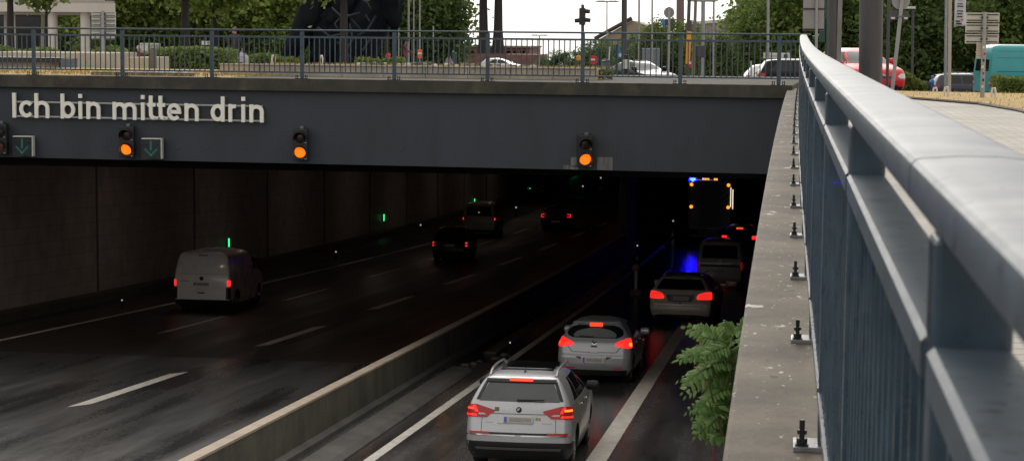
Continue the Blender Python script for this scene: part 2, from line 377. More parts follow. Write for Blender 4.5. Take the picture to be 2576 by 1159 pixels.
# tunnel shell -------------------------------------------------------
t = thing('tunnel_wall', 'long tiled tunnel wall along the far left carriageway', 'wall', (XL, 0, 0))
b = MB(); b.grid([[Vector((0, y, road_z(y)+z)) for z in (0, .0001+.9, 5.6)] for y in arng(49, Z_END, 3)]); b.build('tiled_lining', TILE, t, fix=False)
b = MB()
for y in arng(54.5, 240, 12.3):
    b.box((.03, y, road_z(y)+2.8), (.05, .09, 5.7))
b.build('joint_strip', mat('joint_grey', (.15, .14, .13), .8, var=.1), t)
b = MB(); b.grid([[Vector((x, y, road_z(y)+z)) for x, z in ((.02, .32), (.5, .30), (.5, -.05))] for y in arng(40, Z_END, 3)]); b.build('walkway', BARR, t, fix=False)
b = MB(); b.grid([[Vector((XL, y, z)) for z in (road_z(y)-.1, -1.1)] for y in arng(-45, 48.9, 4)])
o = b.build('retaining_wall', WALLC, fix=False); setp(o, 'bare concrete retaining wall at the left edge of the ramp', 'wall')
t = thing('tunnel_divider', 'dark dividing wall between the two tunnel tubes behind the median barrier', 'wall', (-8.57, 108, 0))
b = MB(); b.grid([[Vector((x, y-108, road_z(y)+z)) for x, z in ((.25, 5.6), (.25, 0), (-.25, 0), (-.25, 5.6))] for y in arng(108, Z_END, 4)]); b.add([(.25, 0, road_z(108)), (-.25, 0, road_z(108)), (-.25, 0, road_z(108)+5.6), (.25, 0, road_z(108)+5.6)], [(0, 1, 2, 3)])
b.build('divider_panel', WALLC, t)
b = MB(); b.grid([[Vector((XR, y, road_z(y)+z)) for z in (0, 5.6)] for y in arng(44, Z_END, 3)])
o = b.build('side_wall', WALLC, fix=False); setp(o, 'dark concrete side wall of the right-hand tunnel tube', 'wall')
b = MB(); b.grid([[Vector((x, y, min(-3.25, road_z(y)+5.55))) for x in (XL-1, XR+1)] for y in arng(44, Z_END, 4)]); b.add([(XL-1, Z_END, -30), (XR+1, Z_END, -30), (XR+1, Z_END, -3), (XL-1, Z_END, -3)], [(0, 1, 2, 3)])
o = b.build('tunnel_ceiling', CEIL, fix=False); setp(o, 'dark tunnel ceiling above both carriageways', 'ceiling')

# portal: deck, beam, fascia ----------------------------------------
UL = -30.0
def face_box(u0, u1, z0, z1, d0, d1):                  # d = distance in front of the face (+ towards the ramp)
    b = MB(); P = [face_pt(u, z, d) for u in (u0, u1) for d in (d0, d1) for z in (z0, z1)]
    b.add(P, [(0, 1, 3, 2), (4, 6, 7, 5), (0, 4, 5, 1), (2, 3, 7, 6), (0, 2, 6, 4), (1, 5, 7, 3)]); return b
portal = thing('tunnel_portal', 'dark blue-grey tunnel portal beam under a weathered concrete fascia', 'tunnel portal', FP)
def pchild(b, name, mt, **k):
    o = b.build(name, mt, None, **k); o.parent = portal; o.matrix_parent_inverse = Matrix.Translation(-FP); return o
pchild(face_box(UL, .02, -3.02, -1.375, -1.2, 0), 'beam', BEAM)
pchild(face_box(UL, .06, -1.37, -1.095, -.6, .16), 'fascia', FASCIA)
pchild(face_box(UL, .02, -1.36, -1.115, -9, -.605), 'deck_slab', FASCIA)
PATCHM = mat('bare_patch', (.17, .165, .165), .8, var=.6, scale=5, stretch=(3, 3, .25))
for (x0, x1, y0, y1) in ((1502, 1541, 396, 433), (1436, 1453, 396, 420), (1418, 1455, 416, 431)):
    a, c = onface(x0, y1), onface(x1, y0)
    pchild(face_box(face_u(a), face_u(c), max(a.z, -3.015), c.z, .001, .006), 'bare_patch', PATCHM)
for (x, y) in ((45, 358), (182, 362), (270, 364), (448, 370), (522, 371), (619, 372), (703, 374), (1010, 520)):
    p = onface(x, min(y, 374), 0); b = MB(); b.bar(p, p+FN*.04, .014); pchild(b, 'anchor_stub', GUTTER)

# lettering ----------------------------------------------------------
LET = mat('cream_lettering', (.84, .82, .73), .45, var=.06, scale=3)
def stroke(b, pts, w, T, th):
    pts = [p for i, p in enumerate(pts) if i == 0 or (Vector(p)-Vector(pts[i-1])).length > 1e-4]
    """flat ribbon of width w along a 2-D polyline, thickness th"""
    n = len(pts); L = []; Rr = []
    for i in range(n):
        p = Vector(pts[i]); d0 = (p-Vector(pts[i-1])).normalized() if i else None; d1 = (Vector(pts[i+1])-p).normalized() if i < n-1 else None
        d = d1 if d0 is None else d0 if d1 is None else (d0+d1).normalized(); nn = Vector((-d.y, d.x))
        s = w/2/max(.5, nn.dot(Vector((-d1.y, d1.x))) if d1 is not None and d0 is not None else 1)
        L.append(p+nn*s); Rr.append(p-nn*s)
    vs = [T @ Vector((q.x, y, q.y)) for y in (0, th) for pair in zip(L, Rr) for q in pair]; k = 2*n
    fs = []
    for i in range(n-1):
        a = 2*i; fs += [(a, a+1, a+3, a+2), (k+a, k+a+2, k+a+3, k+a+1), (a, a+2, k+a+2, k+a), (a+1, k+a+1, k+a+3, a+3)]
    fs += [(0, k, k+1, 1), (k-2, k-1, 2*k-1, 2*k-2)]
    b.add(vs, fs)
def arc(cx, cy, rx, ry, a0, a1, n=12): return [(cx+rx*math.cos(R(a0+(a1-a0)*i/n)), cy+ry*math.sin(R(a0+(a1-a0)*i/n))) for i in range(n+1)]
def glyph(ch, w, s, xh, cap):
    h = s/2; l, r = h, w-h; rx = (r-l)/2; cx = w/2; t = xh-h; m = xh/2; rr = min(rx, .13)
    if ch == 'I' or ch == 'l': return [[(cx, 0), (cx, cap)]]
    if ch == 'i': return [[(cx, 0), (cx, xh)], [(cx, cap-s*.95), (cx, cap)]]
    if ch == 'c': return [arc(cx, m, rx, m-h, 38, 322, 22)]
    if ch == 'e': return [[(l+.01, m), (r, m)]+arc(cx, m, rx, m-h, 0, 318, 24)]
    if ch in 'hn': return [[(l, 0), (l, cap if ch == 'h' else xh)], [(l, t-rr*1.1)]+arc(l+rx, t-rx*.9, rx, rx*.9, 150, 0, 10)+[(r, 0)]]
    if ch == 'm':
        q = (r-l)/4
        return [[(l, 0), (l, xh)], arc(l+q, t-q*.95, q, q*.95, 150, 0, 9)+[(l+2*q, 0)], arc(l+3*q, t-q*.95, q, q*.95, 165, 0, 9)+[(r, 0)]]
    if ch == 'b': return [[(l, 0), (l, cap)], [(l, m)]+arc(cx, m, rx, m-h, 180, -180, 24)]
    if ch == 'd': return [[(r, 0), (r, cap)], [(r, m)]+arc(cx, m, rx, m-h, 0, 360, 24)]
    if ch == 'r': return [[(l, 0), (l, xh)], [(l, t-.16)]+arc(l+rx*1.25, t-rx*.9, rx*1.25, rx*.9, 170, 72, 8)]
    if ch == 't': return [[(l+.03, xh+.16), (l+.03, .14)]+arc(l+.03+.10, .14, .10, .14-h, 180, 285, 7)+[(w, h)], [(0, xh-h), (w-.01, xh-h)]]
sign = thing('lettering_sign', 'cream metal lettering reading Ich bin mitten drin on two rails across the portal beam', 'sign', FP)
glz = [('I', 80, 118), ('c', 133, 236), ('h', 240, 345), ('b', 423, 526), ('i', 546, 577), ('n', 603, 703), ('m', 786, 956), ('i', 984, 1014), ('t', 1032, 1090),
       ('t', 1100, 1158), ('e', 1168, 1268), ('n', 1290, 1391), ('d', 1473, 1573), ('r', 1597, 1673), ('i', 1687, 1717), ('n', 1744, 1846)]
base0, base1 = onface(40, 296.0, .14), onface(655, 308.5, .14)
def letx(z): return face_u(onface(z/2.5194/1.10481, 300, .14))
for ch, z0, z1 in glz:
    u0, u1 = letx(z0), letx(z1); w = u1-u0; f = (z0-80)/1766; bz = base0.z+(base1.z-base0.z)*f
    T = Matrix.Translation(face_pt(u0, bz, .14)) @ Matrix.Rotation(FACE_RZ, 4, 'Z')
    b = MB()
    ww = w if ch not in 'Ii' else .10
    for k, s in enumerate(glyph(ch, w, .098, .405, .575)): 
        stroke(b, s, .085, T @ Matrix.Translation((0, .0008*k, 0)), .05)
    o = b.build('letter', LET); o.parent = sign; o.matrix_parent_inverse = Matrix.Translation(-FP)
for hz in (.365, .03):
    b = MB(); p, q = face_pt(letx(95), base0.z+hz, .098), face_pt(letx(1835), base1.z+hz, .098)
    b.bar(p, q, .022, 6); o = b.build('mounting_rail', mat('pale_rail', (.36, .36, .35), .5, var=.1), None); o.parent = sign; o.matrix_parent_inverse = Matrix.Translation(-FP)
for i in (6, 4, 7, 14):
    pass

# lane signals on the beam -------------------------------------------
HOUS = mat('signal_housing', (.013, .014, .015), .5, var=.2, scale=8)
def beam_signal(x, y, label, turn, lit=True):
    p = onface(x, y, .28); t = thing('traffic_light', label, 'traffic light', p, turn, 'two-lamp signals fixed to the portal beam')
    b = MB(); b.box((0, .10, 0), (.335, .19, .70)); b.build('housing', HOUS, t, bevel=.015)
    for k, (zc, mt, nm) in enumerate(((.165, REDOFF, 'red_lamp'), (-.165, AMBER if lit else mat('amber_lens_off', (.16, .045, .012), .25, var=0), 'amber_lamp'))):
        T = Matrix.Translation((0, .004, zc)) @ Matrix.Rotation(R(90), 4, 'X')
        b = MB(); b.lathe([(.128, 0), (.124, .012), (.08, .03), (.03, .036)], 24, T); b.build(nm, mt, t, smooth=True)
        b = MB(); pts = []
        for j in range(15):
            a = R(-20+220*j/14); d = .27-.11*abs(j-7)/7
            pts.append([Vector((.14*math.cos(a), 0, zc+.14*math.sin(a))), Vector((.14*math.cos(a), -d, zc+.14*math.sin(a)-.02))])
        b.grid(pts); o = b.build('visor', HOUS, t, fix=False); sm = o.modifiers.new('s', 'SOLIDIFY'); sm.thickness = .006
    b = MB(); b.box((.03, .12, .385), (.08, .12, .06)); b.box((.03, .22, .38), (.05, .16, .04)); b.box((0, .24, -.1), (.06, .10, .3)); b.build('bracket', GALV, t)
    b = MB(); b.box((.12, -.004, .045), (.035, .012, .012)); b.box((.12, -.004, -.325), (.035, .012, .012)); b.build('latch', WHITEP, t)
beam_signal(-2, 350, 'two-lamp signal cut off by the left picture edge on the beam', R(6), False)
beam_signal(318, 357, 'lit amber two-lamp signal beside the right arrow box under the word mitten', R(7))
beam_signal(755, 364, 'lit amber signal hanging alone on the beam just right of the lettering', R(9))
beam_signal(1472, 381, 'lit amber signal among bare grey patches right of centre on the beam', R(12))
LEDG = mat('dim_green_led', (.02, .25, .18), .4, var=0, emit=.11, ecol=(.02, .55, .40))
SCREEN = mat('signal_screen', (.012, .018, .020), .3, var=.1)
def lane_box(x, y, label):
    p = onface(x, y, .30); t = thing('lane_signal', label, 'lane signal', p, R(4), 'green arrow lane signals on the beam')
    b = MB(); b.box((0, .09, 0), (.47, .18, .47)); b.build('case', WHITEP, t, bevel=.004)
    b = MB(); b.box((-.010, -.006, -.008), (.448, .01, .450)); b.build('screen', SCREEN, t)
    b = MB()
    def dots(p, q, n):
        p, q = Vector(p), Vector(q); d = (q-p).normalized(); nn = Vector((-d.y, d.x))
        for k in range(n):
            for s in (-.011, .011):
                c = p+(q-p)*k/(n-1)+nn*s; b.box((c.x-.012, -.014, c.y), (.011, .006, .011))
    dots((0, .17), (0, -.03), 13); dots((-.14, -.01), (0, -.155), 11); dots((.14, -.01), (0, -.155), 11)
    b.build('arrow', LEDG, t)
    b = MB(); b.box((0, .2, .1), (.1, .2, .05)); b.build('bracket', GALV, t)
lane_box(57, 368, 'square lane signal with green down arrow under the word Ich')
lane_box(381, 374, 'square lane signal with green down arrow right of the amber signal')

# railings -----------------------------------------------------------
def bal_box(b, p, w, d, z0, z1, rz, m=0): b.box((p.x, p.y, (z0+z1)/2), (w, d, z1-z0), rz, m)
rl = thing('bridge_railing', 'blue-grey steel railing along the top of the tunnel portal', 'railing', FP)
def rchild(b, name, mt, **k):
    o = b.build(name, mt, None, **k); o.parent = rl; o.matrix_parent_inverse = Matrix.Translation(-FP); return o
posts = [face_u(onface(x, 150, -.02)) for x in (85, 308, 533, 760, 992, 1227, 1466, 1712, 1960)]
sp = posts[1]-posts[0]; posts = [posts[0]-2*sp, posts[0]-sp]+posts
E = FACE_RZ
for u in posts:
    b = MB(); bal_box(b, face_pt(u, 0, -.02), .085, .06, -1.095, -.03, E); o = rchild(b, 'post', PAINT, bevel=.006)
    c = MB(); c.box(face_pt(u, -1.088, -.02), (.30, .16, .014), E)
    for s in (-1, -.7, .7, 1): c.bar(face_pt(u+.13*s, -1.09, .03), face_pt(u+.13*s, -1.01, .03), .012, 6)
    q = c.build('base_plate', DARKMETAL); q.parent = o
for i in range(len(posts)):
    u0 = posts[i]+.045; u1 = (posts[i+1]-.045) if i < len(posts)-1 else .30; mid = (u0+u1)/2
    b = MB(); b.box(face_pt(mid, -.16, -.02), (u1-u0, .045, .045), E); b.box(face_pt(mid, -.955, -.02), (u1-u0, .045, .035), E)
    n = 17 if i < len(posts)-1 else 5
    for k in range(1, n):
        p = face_pt(u0+(u1-u0)*k/n, 0, -.02); bal_box(b, p, .024, .014, -.94, -.18, E)
    rchild(b, 'baluster_panel', PAINT)
b = face_box(posts[0]-.5,   .42, -.028, .012, -.075, .035); rchild(b, 'handrail', PAINT, bevel=.012)

wr = thing('wall_railing', 'close-up wet blue-grey steel railing on the retaining wall at right', 'railing', (0, 0, 0))
def railz(Y): s = min(max((Y-12)/30, 0), 1); return -.12+.11*s*s*(3-2*s)
prof = []
for k, (cx, cz, a0) in enumerate(((.050, -.012, 0), (-.053, -.012, 90), (-.057, -.036, 180), (.054, -.036, 270))):
    r = .012 if k < 2 else .008
    for j in range(4):
        a = R(a0+90*j/3); prof.append((cx+r*math.cos(a), cz+r*math.sin(a)))
    if k == 0: prof += [(.043, .0003), (.02, .0022), (-.02, .0022), (-.043, .0003)]
seams = [-2.4, 1.95, 5.9, 9.9, 13.9, 17.9, 21.9, 25.9, 29.9, 33.9, 38.2, 42.3]
for i in range(len(seams)-1):
    ys = arng(seams[i]+.006, seams[i+1]-.006, .5)
    b = sweep(prof, ys, lambda y: railz(y), lambda y: .193+offx(y)); b.build('handrail', RAILTOP, wr, smooth=True, angle=24)
py = [5.65+2*k for k in range(-4, 19)]
for Y in py:
    x = .161+offx(Y); b = MB(); b.box((x, Y, (-1.19+railz(Y)-.045)/2), (.066, .066, railz(Y)-.045+1.19))
    o = b.build('post', PAINT, wr, bevel=.006)
    c = MB(); c.box((x-.015, Y, -1.192), (.175, .14, .016)); q = c.build('base_plate', GALV, o, bevel=.003)
    for s in (-.045,):
        c = MB(); X0 = x-.078; c.bar((X0, Y+s, -1.186), (X0, Y+s, -1.108), .008, 8); c.lathe([(.020, 0), (.020, .005)], 12, Matrix.Translation((X0, Y+s, -1.184))); c.lathe([(.016, 0), (.016, .016)], 6, Matrix.Translation((X0, Y+s, -1.178))); c.lathe([(.014, 0), (.014, .012)], 6, Matrix.Translation((X0, Y+s, -1.150)))
        c.build('anchor_bolt', DARKMETAL, o)
for i in range(len(py)-1):
    y0, y1 = py[i]+.034, py[i+1]-.034; ys = arng(y0, y1, .5)
    mp_ = [(-.036, -.006), (-.03, 0), (.03, 0), (.036, -.006), (.036, -.038), (-.036, -.038)]
    sweep(mp_, ys, lambda y: railz(y)-.135, lambda y: .160+offx(y)).build('mid_rail', RAILTOP, wr, smooth=True, angle=24)
    b = sweep([(-.025, 0), (.025, 0), (.025, -.03), (-.025, -.03)], ys, lambda y: -1.03, lambda y: .150+offx(y))
    n = 16
    for k in range(1, n):
        y = y0+(y1-y0)*k/n; bal_box(b, Vector((.147+offx(y), y, 0)), .028, .014, -1.035, railz(y)-.17, 0)
    b.build('baluster_panel', PAINT, wr)

# retaining wall with coping ----------------------------------------
rw = thing('retaining_wall', 'weathered concrete retaining wall with lichen-spotted coping carrying the close railing', 'wall', (0, 0, 0))
ys = arng(-20, 43.8, 1)
sweep([(-.13, -14), (.20, -14), (.20, -1.215), (-.13, -1.215)], ys, lambda y: 0, offx).build('wall_body', WALLC, rw)
sweep([(-.140, -1.205), (-.128, -1.2), (.32, -1.2), (.32, -1.42), (-.140, -1.42)], ys, lambda y: 0, offx).build('coping', COPING, rw)

b = MB(); b.box((.2275, 52, -8.55), (.745, 16.3, 10.9)); b.build('wall_end', WALLC, rw)
# ground and pavements ----------------------------------------------
b = MB()
xs = [-900, -400, -160, -90, -60, -45, -35, -25.6, -20, -16, -12, -10, -8, -6, -4, -2, -.5, .34, 3, 6, 12, 20, 30, 45, 60, 90, 160, 400, 900]
yy = [-600, -200, -60, -46, -30, -10, 10, 30, 44, 50, 56, 64, 72, 80, 90, 100, 110, 120, 134, 160, 220, 400, 900, 2600]
idx = {}
V = []; F = []
for i, x in enumerate(xs):
    for j, y in enumerate(yy): idx[i, j] = len(V); V.append((x, y, gz(x, y)-.006))
for i in range(len(xs)-1):
    for j in range(len(yy)-1):
        cx, cy = (xs[i]+xs[i+1])/2, (yy[j]+yy[j+1])/2
        if -25.6 < cx < .34 and -46 < cy < 50: continue
        F.append((idx[i, j], idx[i+1, j], idx[i+1, j+1], idx[i, j+1]))
b.add(V, F); setp(b.build('ground', EARTH, fix=False, smooth=True), kind='structure')
def sheet(name, mt, x0, x1, y0, y1, dz, s=4, kind='structure'):
    b = MB(); b.grid([[Vector((x, y, gz(x, y)+dz)) for x in arng(x0, x1, s)] for y in arng(y0, y1, s)])
    return setp(b.build(name, mt, fix=False, smooth=True), kind=kind)
sheet('plaza', PLAZA, -75, -8, 51, 118, .001)
sheet('street', ASPH, -8, 60, 56, 118, .002)
# footpath right of the railing with its kerb of steel edging
edge = [(0.9, 44.0), (1.6, 41.3), (2.7, 38.6), (3.6, 36.3), (3.95, 33.3), (4.05, 30), (4.1, 20), (4.2, 5), (4.3, -20)]
b = MB(); P = [[Vector((.33, y, -1.252)), Vector(((.33+x)/2, y, -1.25)), Vector((x, y, -1.25))] for x, y in edge]; b.grid(P)
setp(b.build('footpath', PAVE, fix=False), kind='structure')
b = MB(); L = edge
for i in range(len(L)-1):
    p, q = Vector((*L[i], -1.235)), Vector((*L[i+1], -1.235)); b.tube([p, q], .035, 6)
o = b.build('path_edging', mat('rusty_edging', (.05, .035, .025), .7, var=.4, scale=8)); setp(o, kind='structure')
b = MB(); P = [[Vector((x+.03+d, y+.02*d, -1.254+(.03 if d == 1 else 0))) for d in (0, 1, 4, 30)] for x, y in edge]; b.grid(P)
setp(b.build('verge', DRY, fix=False, smooth=True), kind='structure')
sheet('verge', DRY, .4, 40, 44.2, 55.5, .003, 2)
sheet('verge', DRY, -24, -10.5, 51.2, 60, .004, 3)

o = face_box(-20.5, face_u(onface(562, 170, -.6)), -1.13, -1.108, -8.9, -.62).build('verge', DRY); setp(o, kind='structure')
# ================================================================== VEHICLES
class Car:
    NR, NC, NS = 9, 9, 34
    def __init__(s, L, rear, front, width, rc=.16, bow=.07, bowf=.16, rcf=.30, axles=(.85, 3.5), r=.32, taper=.06):
        s.L = L; s.yr = icurve(rear); s.df = icurve(front); s.w = icurve(width); s.rc, s.bow, s.bowf, s.rcf = rc, bow, bowf, rcf
        s.ax, s.r, s.taper = axles, r, taper; s.z0 = width[0][0]; s.z1 = width[-1][0]
        zs = sorted({round(p[0], 4) for c in (rear, front, width) for p in c if s.z0 <= p[0] <= s.z1}); out = []
        for a, b in zip(zs[:-1], zs[1:]): out += [a+(b-a)*k/3 for k in range(3)]
        s.zs = out+[zs[-1]]; s.cache = {}
    def outline(s, z):
        z = min(max(z, s.z0), s.z1); k = round(z, 5)
        if k in s.cache: return s.cache[k]
        w = s.w(z); yr = s.yr(z); yf = s.L-s.df(z); span = yf-yr
        rc = min(s.rc, w*.5, span*.2); rcf = min(s.rcf, w*.6, span*.25); bow = s.bow*(w/.9)**2; bf = min(s.bowf*(w/.9)**2, span*.2)
        def wt(y):
            u = (y-yr)/span; return 1-s.taper*max(0, (u-.55)/.45)**2-s.taper*.6*max(0, (.4-u)/.4)**2
        P = []
        wr = w*wt(yr+bow+rc); wf = w*wt(yf-bf-rcf)
        for i in range(s.NR): x = (wr-rc)*i/(s.NR); P.append((x, yr+bow*(x/wr)**2))
        y0 = yr+bow*((wr-rc)/wr)**2
        for i in range(s.NC+1):
            a = R(90*i/s.NC); P.append((wr-rc+rc*math.sin(a), y0+rc*(1-math.cos(a))))
        ya = y0+rc; yb = yf-bf*((wf-rcf)/wf)**2-rcf
        for i in range(1, s.NS): y = ya+(yb-ya)*i/s.NS; P.append((w*wt(y), y))
        for i in range(s.NC+1):
            a = R(90*i/s.NC); P.append((wf-rcf+rcf*math.cos(a), yb+rcf*math.sin(a)))
        for i in range(s.NR-1, -1, -1): x = (wf-rcf)*i/s.NR; P.append((x, yf-bf*(x/wf)**2))
        P = np.array(P); d = np.r_[0, np.cumsum(np.hypot(*np.diff(P, axis=0).T))]
        s.cache[k] = (P, d); return P, d
    def S(s, z): return s.outline(z)[1][-1]
    def F(s, t, z):
        P, d = s.outline(z); T = d[-1]; sg = 1
        if t < 0: t = -t; sg = -1
        if t > T: t = 2*T-t; sg = -sg
        return Vector((sg*float(np.interp(t, d, P[:, 0])), float(np.interp(t, d, P[:, 1])), z))
    def s_of_y(s, z, y):
        P, d = s.outline(z); i = int(np.argmax(P[:, 0] > P[:, 0].max()*.6)); yy = np.maximum.accumulate(P[i:, 1]); return float(np.interp(y, yy, d[i:]))
    def Nn(s, t, z):
        e = .01; a = s.F(t+e, z)-s.F(t-e, z); z0 = max(s.z0, z-e); z1 = min(s.z1, z+e); b = s.F(t, z1)-s.F(t, z0)
        n = a.cross(b)
        return n.normalized() if n.length > 1e-9 else Vector((0, -1, 0))
    def body(s, mats, parent, arch=True, name='body'):
        b = MB(); n = len(s.outline(s.zs[0])[0]); rows = []
        for z in s.zs:
            P, _ = s.outline(z); right = [Vector((x, y, z)) for x, y in P]; left = [Vector((-x, y, z)) for x, y in P[1:-1]][::-1]
            rows.append(right+left)
        m = len(rows[0]); vs = [v for r_ in rows for v in r_]; fs = []
        for i in range(len(rows)-1):
            for j in range(m): fs.append((i*m+j, i*m+(j+1) % m, (i+1)*m+(j+1) % m, (i+1)*m+j))
        for base, fl in ((0, True), ((len(rows)-1)*m, False)):
            for j in range(n-1):
                a, c = base+j, base+j+1; la = base+(m-j) % m; lc = base+(m-j-1) % m
                q = [a, c] + ([lc] if lc != c else [])+([la] if la != a else [])
                if len(q) >= 3: fs.append(tuple(q[::-1] if fl else q))
        b.add(vs, fs); o = b.build(name, mats, None, smooth=True, angle=28)
        if arch:
            c = MB()
            for y in s.ax:
                for sx in (-1, 1): c.bar((sx*.60, y, s.r), (sx*1.2, y, s.r), s.r+.055, 28)
            co = c.build('arch_cutter', BLACK, None)
            md = o.modifiers.new('b', 'BOOLEAN'); md.operation = 'DIFFERENCE'; md.object = co; md.solver = 'EXACT'
            try: md.material_mode = 'TRANSFER'
            except Exception: pass
            bpy.context.view_layer.update(); dg = bpy.context.evaluated_depsgraph_get()
            me = bpy.data.meshes.new_from_object(o.evaluated_get(dg)); o.modifiers.clear(); o.data = me; bpy.data.objects.remove(co)
        o.parent = parent; return o
    def patch(s, name, rows, mt, parent, off=.006, nx=10, base='s', side=1, sub=3, smooth=True, th=.02):
        """panel lying on the body: rows of (z, a, b); base 's' = from rear centre, 'f' = from front centre, 'y' = along the side"""
        R2 = []
        for (z0, a0, b0), (z1, a1, b1) in zip(rows[:-1], rows[1:]):
            for k in range(sub): f = k/sub; R2.append((z0+(z1-z0)*f, a0+(a1-a0)*f, b0+(b1-b0)*f))
        R2.append(rows[-1]); A = []; B = []
        for z, a, c in R2:
            if base == 'y': a, c = s.s_of_y(z, a), s.s_of_y(z, c)
            if base == 'f': a, c = s.S(z)-c, s.S(z)-a
            ra, rb = [], []
            for k in range(nx+1):
                t = (a+(c-a)*k/nx)*side; p = s.F(t, z); nn = s.Nn(t, z)
                ra.append(p+nn*off); rb.append(p-nn*th)
            A.append(ra); B.append(rb)
        m = MB(); k, n = len(A), nx+1; m.grid(A); m.grid(B)
        o = k*n
        for i in range(k-1): m.f += [(i*n, (i+1)*n, o+(i+1)*n, o+i*n), (i*n+n-1, o+i*n+n-1, o+(i+1)*n+n-1, (i+1)*n+n-1)]
        for j in range(n-1): m.f += [(j, o+j, o+j+1, j+1), ((k-1)*n+j, (k-1)*n+j+1, o+(k-1)*n+j+1, o+(k-1)*n+j)]
        m.m = [0]*len(m.f)
        return m.build(name, mt, parent, smooth=smooth, angle=45)
    def wheels(s, parent, w=.215, spokes=5):
        for y in s.ax:
            for sx in (-1, 1):
                x = sx*(s.w(s.r)*.985-.02); r = s.r
                e = bpy.data.objects.new('wheel', None); col.objects.link(e); e.parent = parent; e.location = (x, y, r); e.empty_display_size = .1
                T = Matrix.Rotation(R(90*sx), 4, 'Y')
                b = MB(); b.lathe([(r*.62, -w), (r*.9, -w), (r*.985, -w*.85), (r, -w*.5), (r, -w*.2), (r*.975, -.01), (r*.88, .012), (r*.68, .008), (r*.64, -.02)], 28, T)
                b.build('tyre', RUBBER, e, smooth=True)
                b = MB(); b.lathe([(r*.64, -.06), (r*.68, .0), (r*.64, .006), (r*.6, -.03)], 28, T); b.lathe([(r*.14, -.05), (r*.14, .004), (r*.08, .01)], 12, T)
                for k in range(spokes):
                    a = 2*math.pi*k/spokes
                    for da in (-.12, .12): b.bar(T @ Vector((r*.1*math.cos(a), r*.1*math.sin(a), -.01)), T @ Vector((r*.64*math.cos(a+da), r*.64*math.sin(a+da), -.004)), .022, 6)
                b.build('rim', RIM, e, smooth=True)
                b = MB(); b.lathe([(r*.6, -.09), (r*.6, -.08)], 20, T); b.build('brake_disc', BLACK, e)

def mirror(c, parent, mt, z, y):
    for sx in (-1, 1):
        p = c.F(c.s_of_y(z, y)*sx, z); b = MB()
        b.lathe([(.03, -.13), (.085, -.10), (.095, 0), (.085, .09), (.03, .12)], 12, Matrix.Translation(p+Vector((sx*.13, .03, .05))) @ Matrix.Rotation(R(90), 4, 'Y') @ Matrix.Scale(.75, 4, (0, 1, 0)))
        b.bar(p+Vector((-sx*.02, .02, 0)), p+Vector((sx*.08, .02, .03)), .025, 6); b.build('wing_mirror', mt, parent, smooth=True)
def box_at(c, name, t, z, w, h, d, mt, parent, off=0, bevel=0):
    p = c.F(t, z); n = c.Nn(t, z); up = Vector((0, 0, 1)); x = up.cross(n).normalized(); x = -x; u = n.cross(x).normalized(); u = u if u.z > 0 else -u
    T = Matrix((x, -n, u)).transposed(); b = MB(); b.box(p+n*(off+d/2-.01), (w, d, h), mat=T); return b.build(name, mt, parent, bevel=bevel)
def plate(c, parent, z, w=.52, h=.112, off=.012, rows=1):
    o = box_at(c, 'number_plate', 0, z, w, h, .02, PLATE, parent, off, .006)
    p = c.F(0, z); n = c.Nn(0, z); b = MB(); q = p+n*(off+.0125)
    up = Vector((0, 0, 1)); x = n.cross(up).normalized(); x = x if x.x > 0 else -x
    u = (x.cross(n)); u = u if u.z > 0 else -u; T = Matrix((x, -n, u)).transposed()
    b.box(q-x*(w/2-.035), (.045, .004, h-.02), mat=T); b.build('country_band', BLUEP, o)
    b = MB(); gm = mat('plate_blur', (.30, .29, .28), .5, var=.25, scale=14)
    b.box(q+x*.03-n*.0006, (w*.72, .003, h*.55), mat=T); b.build('plate_characters', gm, o)
def place(label, cat, name, p, heading, sc=1, down=True, group=None):
    rx = 0
    if down: rx = -math.atan(road_slope(p.y))*math.cos(heading)
    return thing(name, label, cat, p, heading, group, rx, sc)
def side_glass(c, parent, zb, zt, yA, yC, splits, slopeA=.95, slopeC=.25, mt=None, sides=(1, -1), trim=None):
    """window panes between C-pillar yC and A-pillar yA (given at the belt line), leaning in towards the roof"""
    edges = [yC]+list(splits)+[yA]
    for sd in sides:
        for i in range(len(edges)-1):
            rows = []
            for k in range(4):
                f = k/3; z = zb+(zt-zb)*f
                a = edges[i]+(.035 if i else 0)+(slopeC*f if i == 0 else -.02*f); e = edges[i+1]-(.035 if i < len(edges)-2 else 0)-(slopeA*f if i == len(edges)-2 else .02*f)
                rows.append((z, a, max(a+.05, e)))
            c.patch('side_window', rows, mt or GLASS, parent, .004, 8, 'y', sd, 2)
def handles(c, parent, z, ys, mt):
    for sd in (1, -1):
        for y in ys: box_at(c, 'door_handle', c.s_of_y(z, y)*sd, z, .2, .032, .04, mt, parent, .006, .01)
def seam(c, parent, zb, ys, zlo=.35):
    pass

def pos(x, Y, y=680): return Vector((at(x, y, Y).x, Y, road_z(Y)))
SILVER = mat('silver_paint', (.47, .48, .50), .32, .35, var=.05, scale=2, coat=.5, rvar=.05)
SILVERD = mat('grey_silver_paint', (.34, .35, .37), .32, .3, var=.05, scale=2, coat=.5, rvar=.05)
CHAMP = mat('champagne_paint', (.60, .53, .45), .32, .1, var=.05, scale=2, coat=.5)
WHITECAR = mat('white_paint', (.80, .775, .74), .3, var=.06, scale=2, coat=.5)
OFFWHITE = mat('dusty_white_paint', (.38, .365, .34), .35, var=.08, scale=2, coat=.3)
DARKCAR = mat('black_paint', (.010, .011, .014), .3, var=.1, scale=2, spec=.2)
REDCAR = mat('red_paint', (.62, .022, .030), .38, var=.06, scale=2, coat=.08, spec=.35)
NAVYCAR = mat('navy_paint', (.022, .026, .042), .3, .3, var=.1, scale=2, coat=.5)
TEAL = mat('teal_paint', (.010, .28, .30), .35, var=.12, scale=1, coat=.4)
CLAD = mat('bumper_plastic', (.014, .014, .015), .5, var=.2, scale=10)
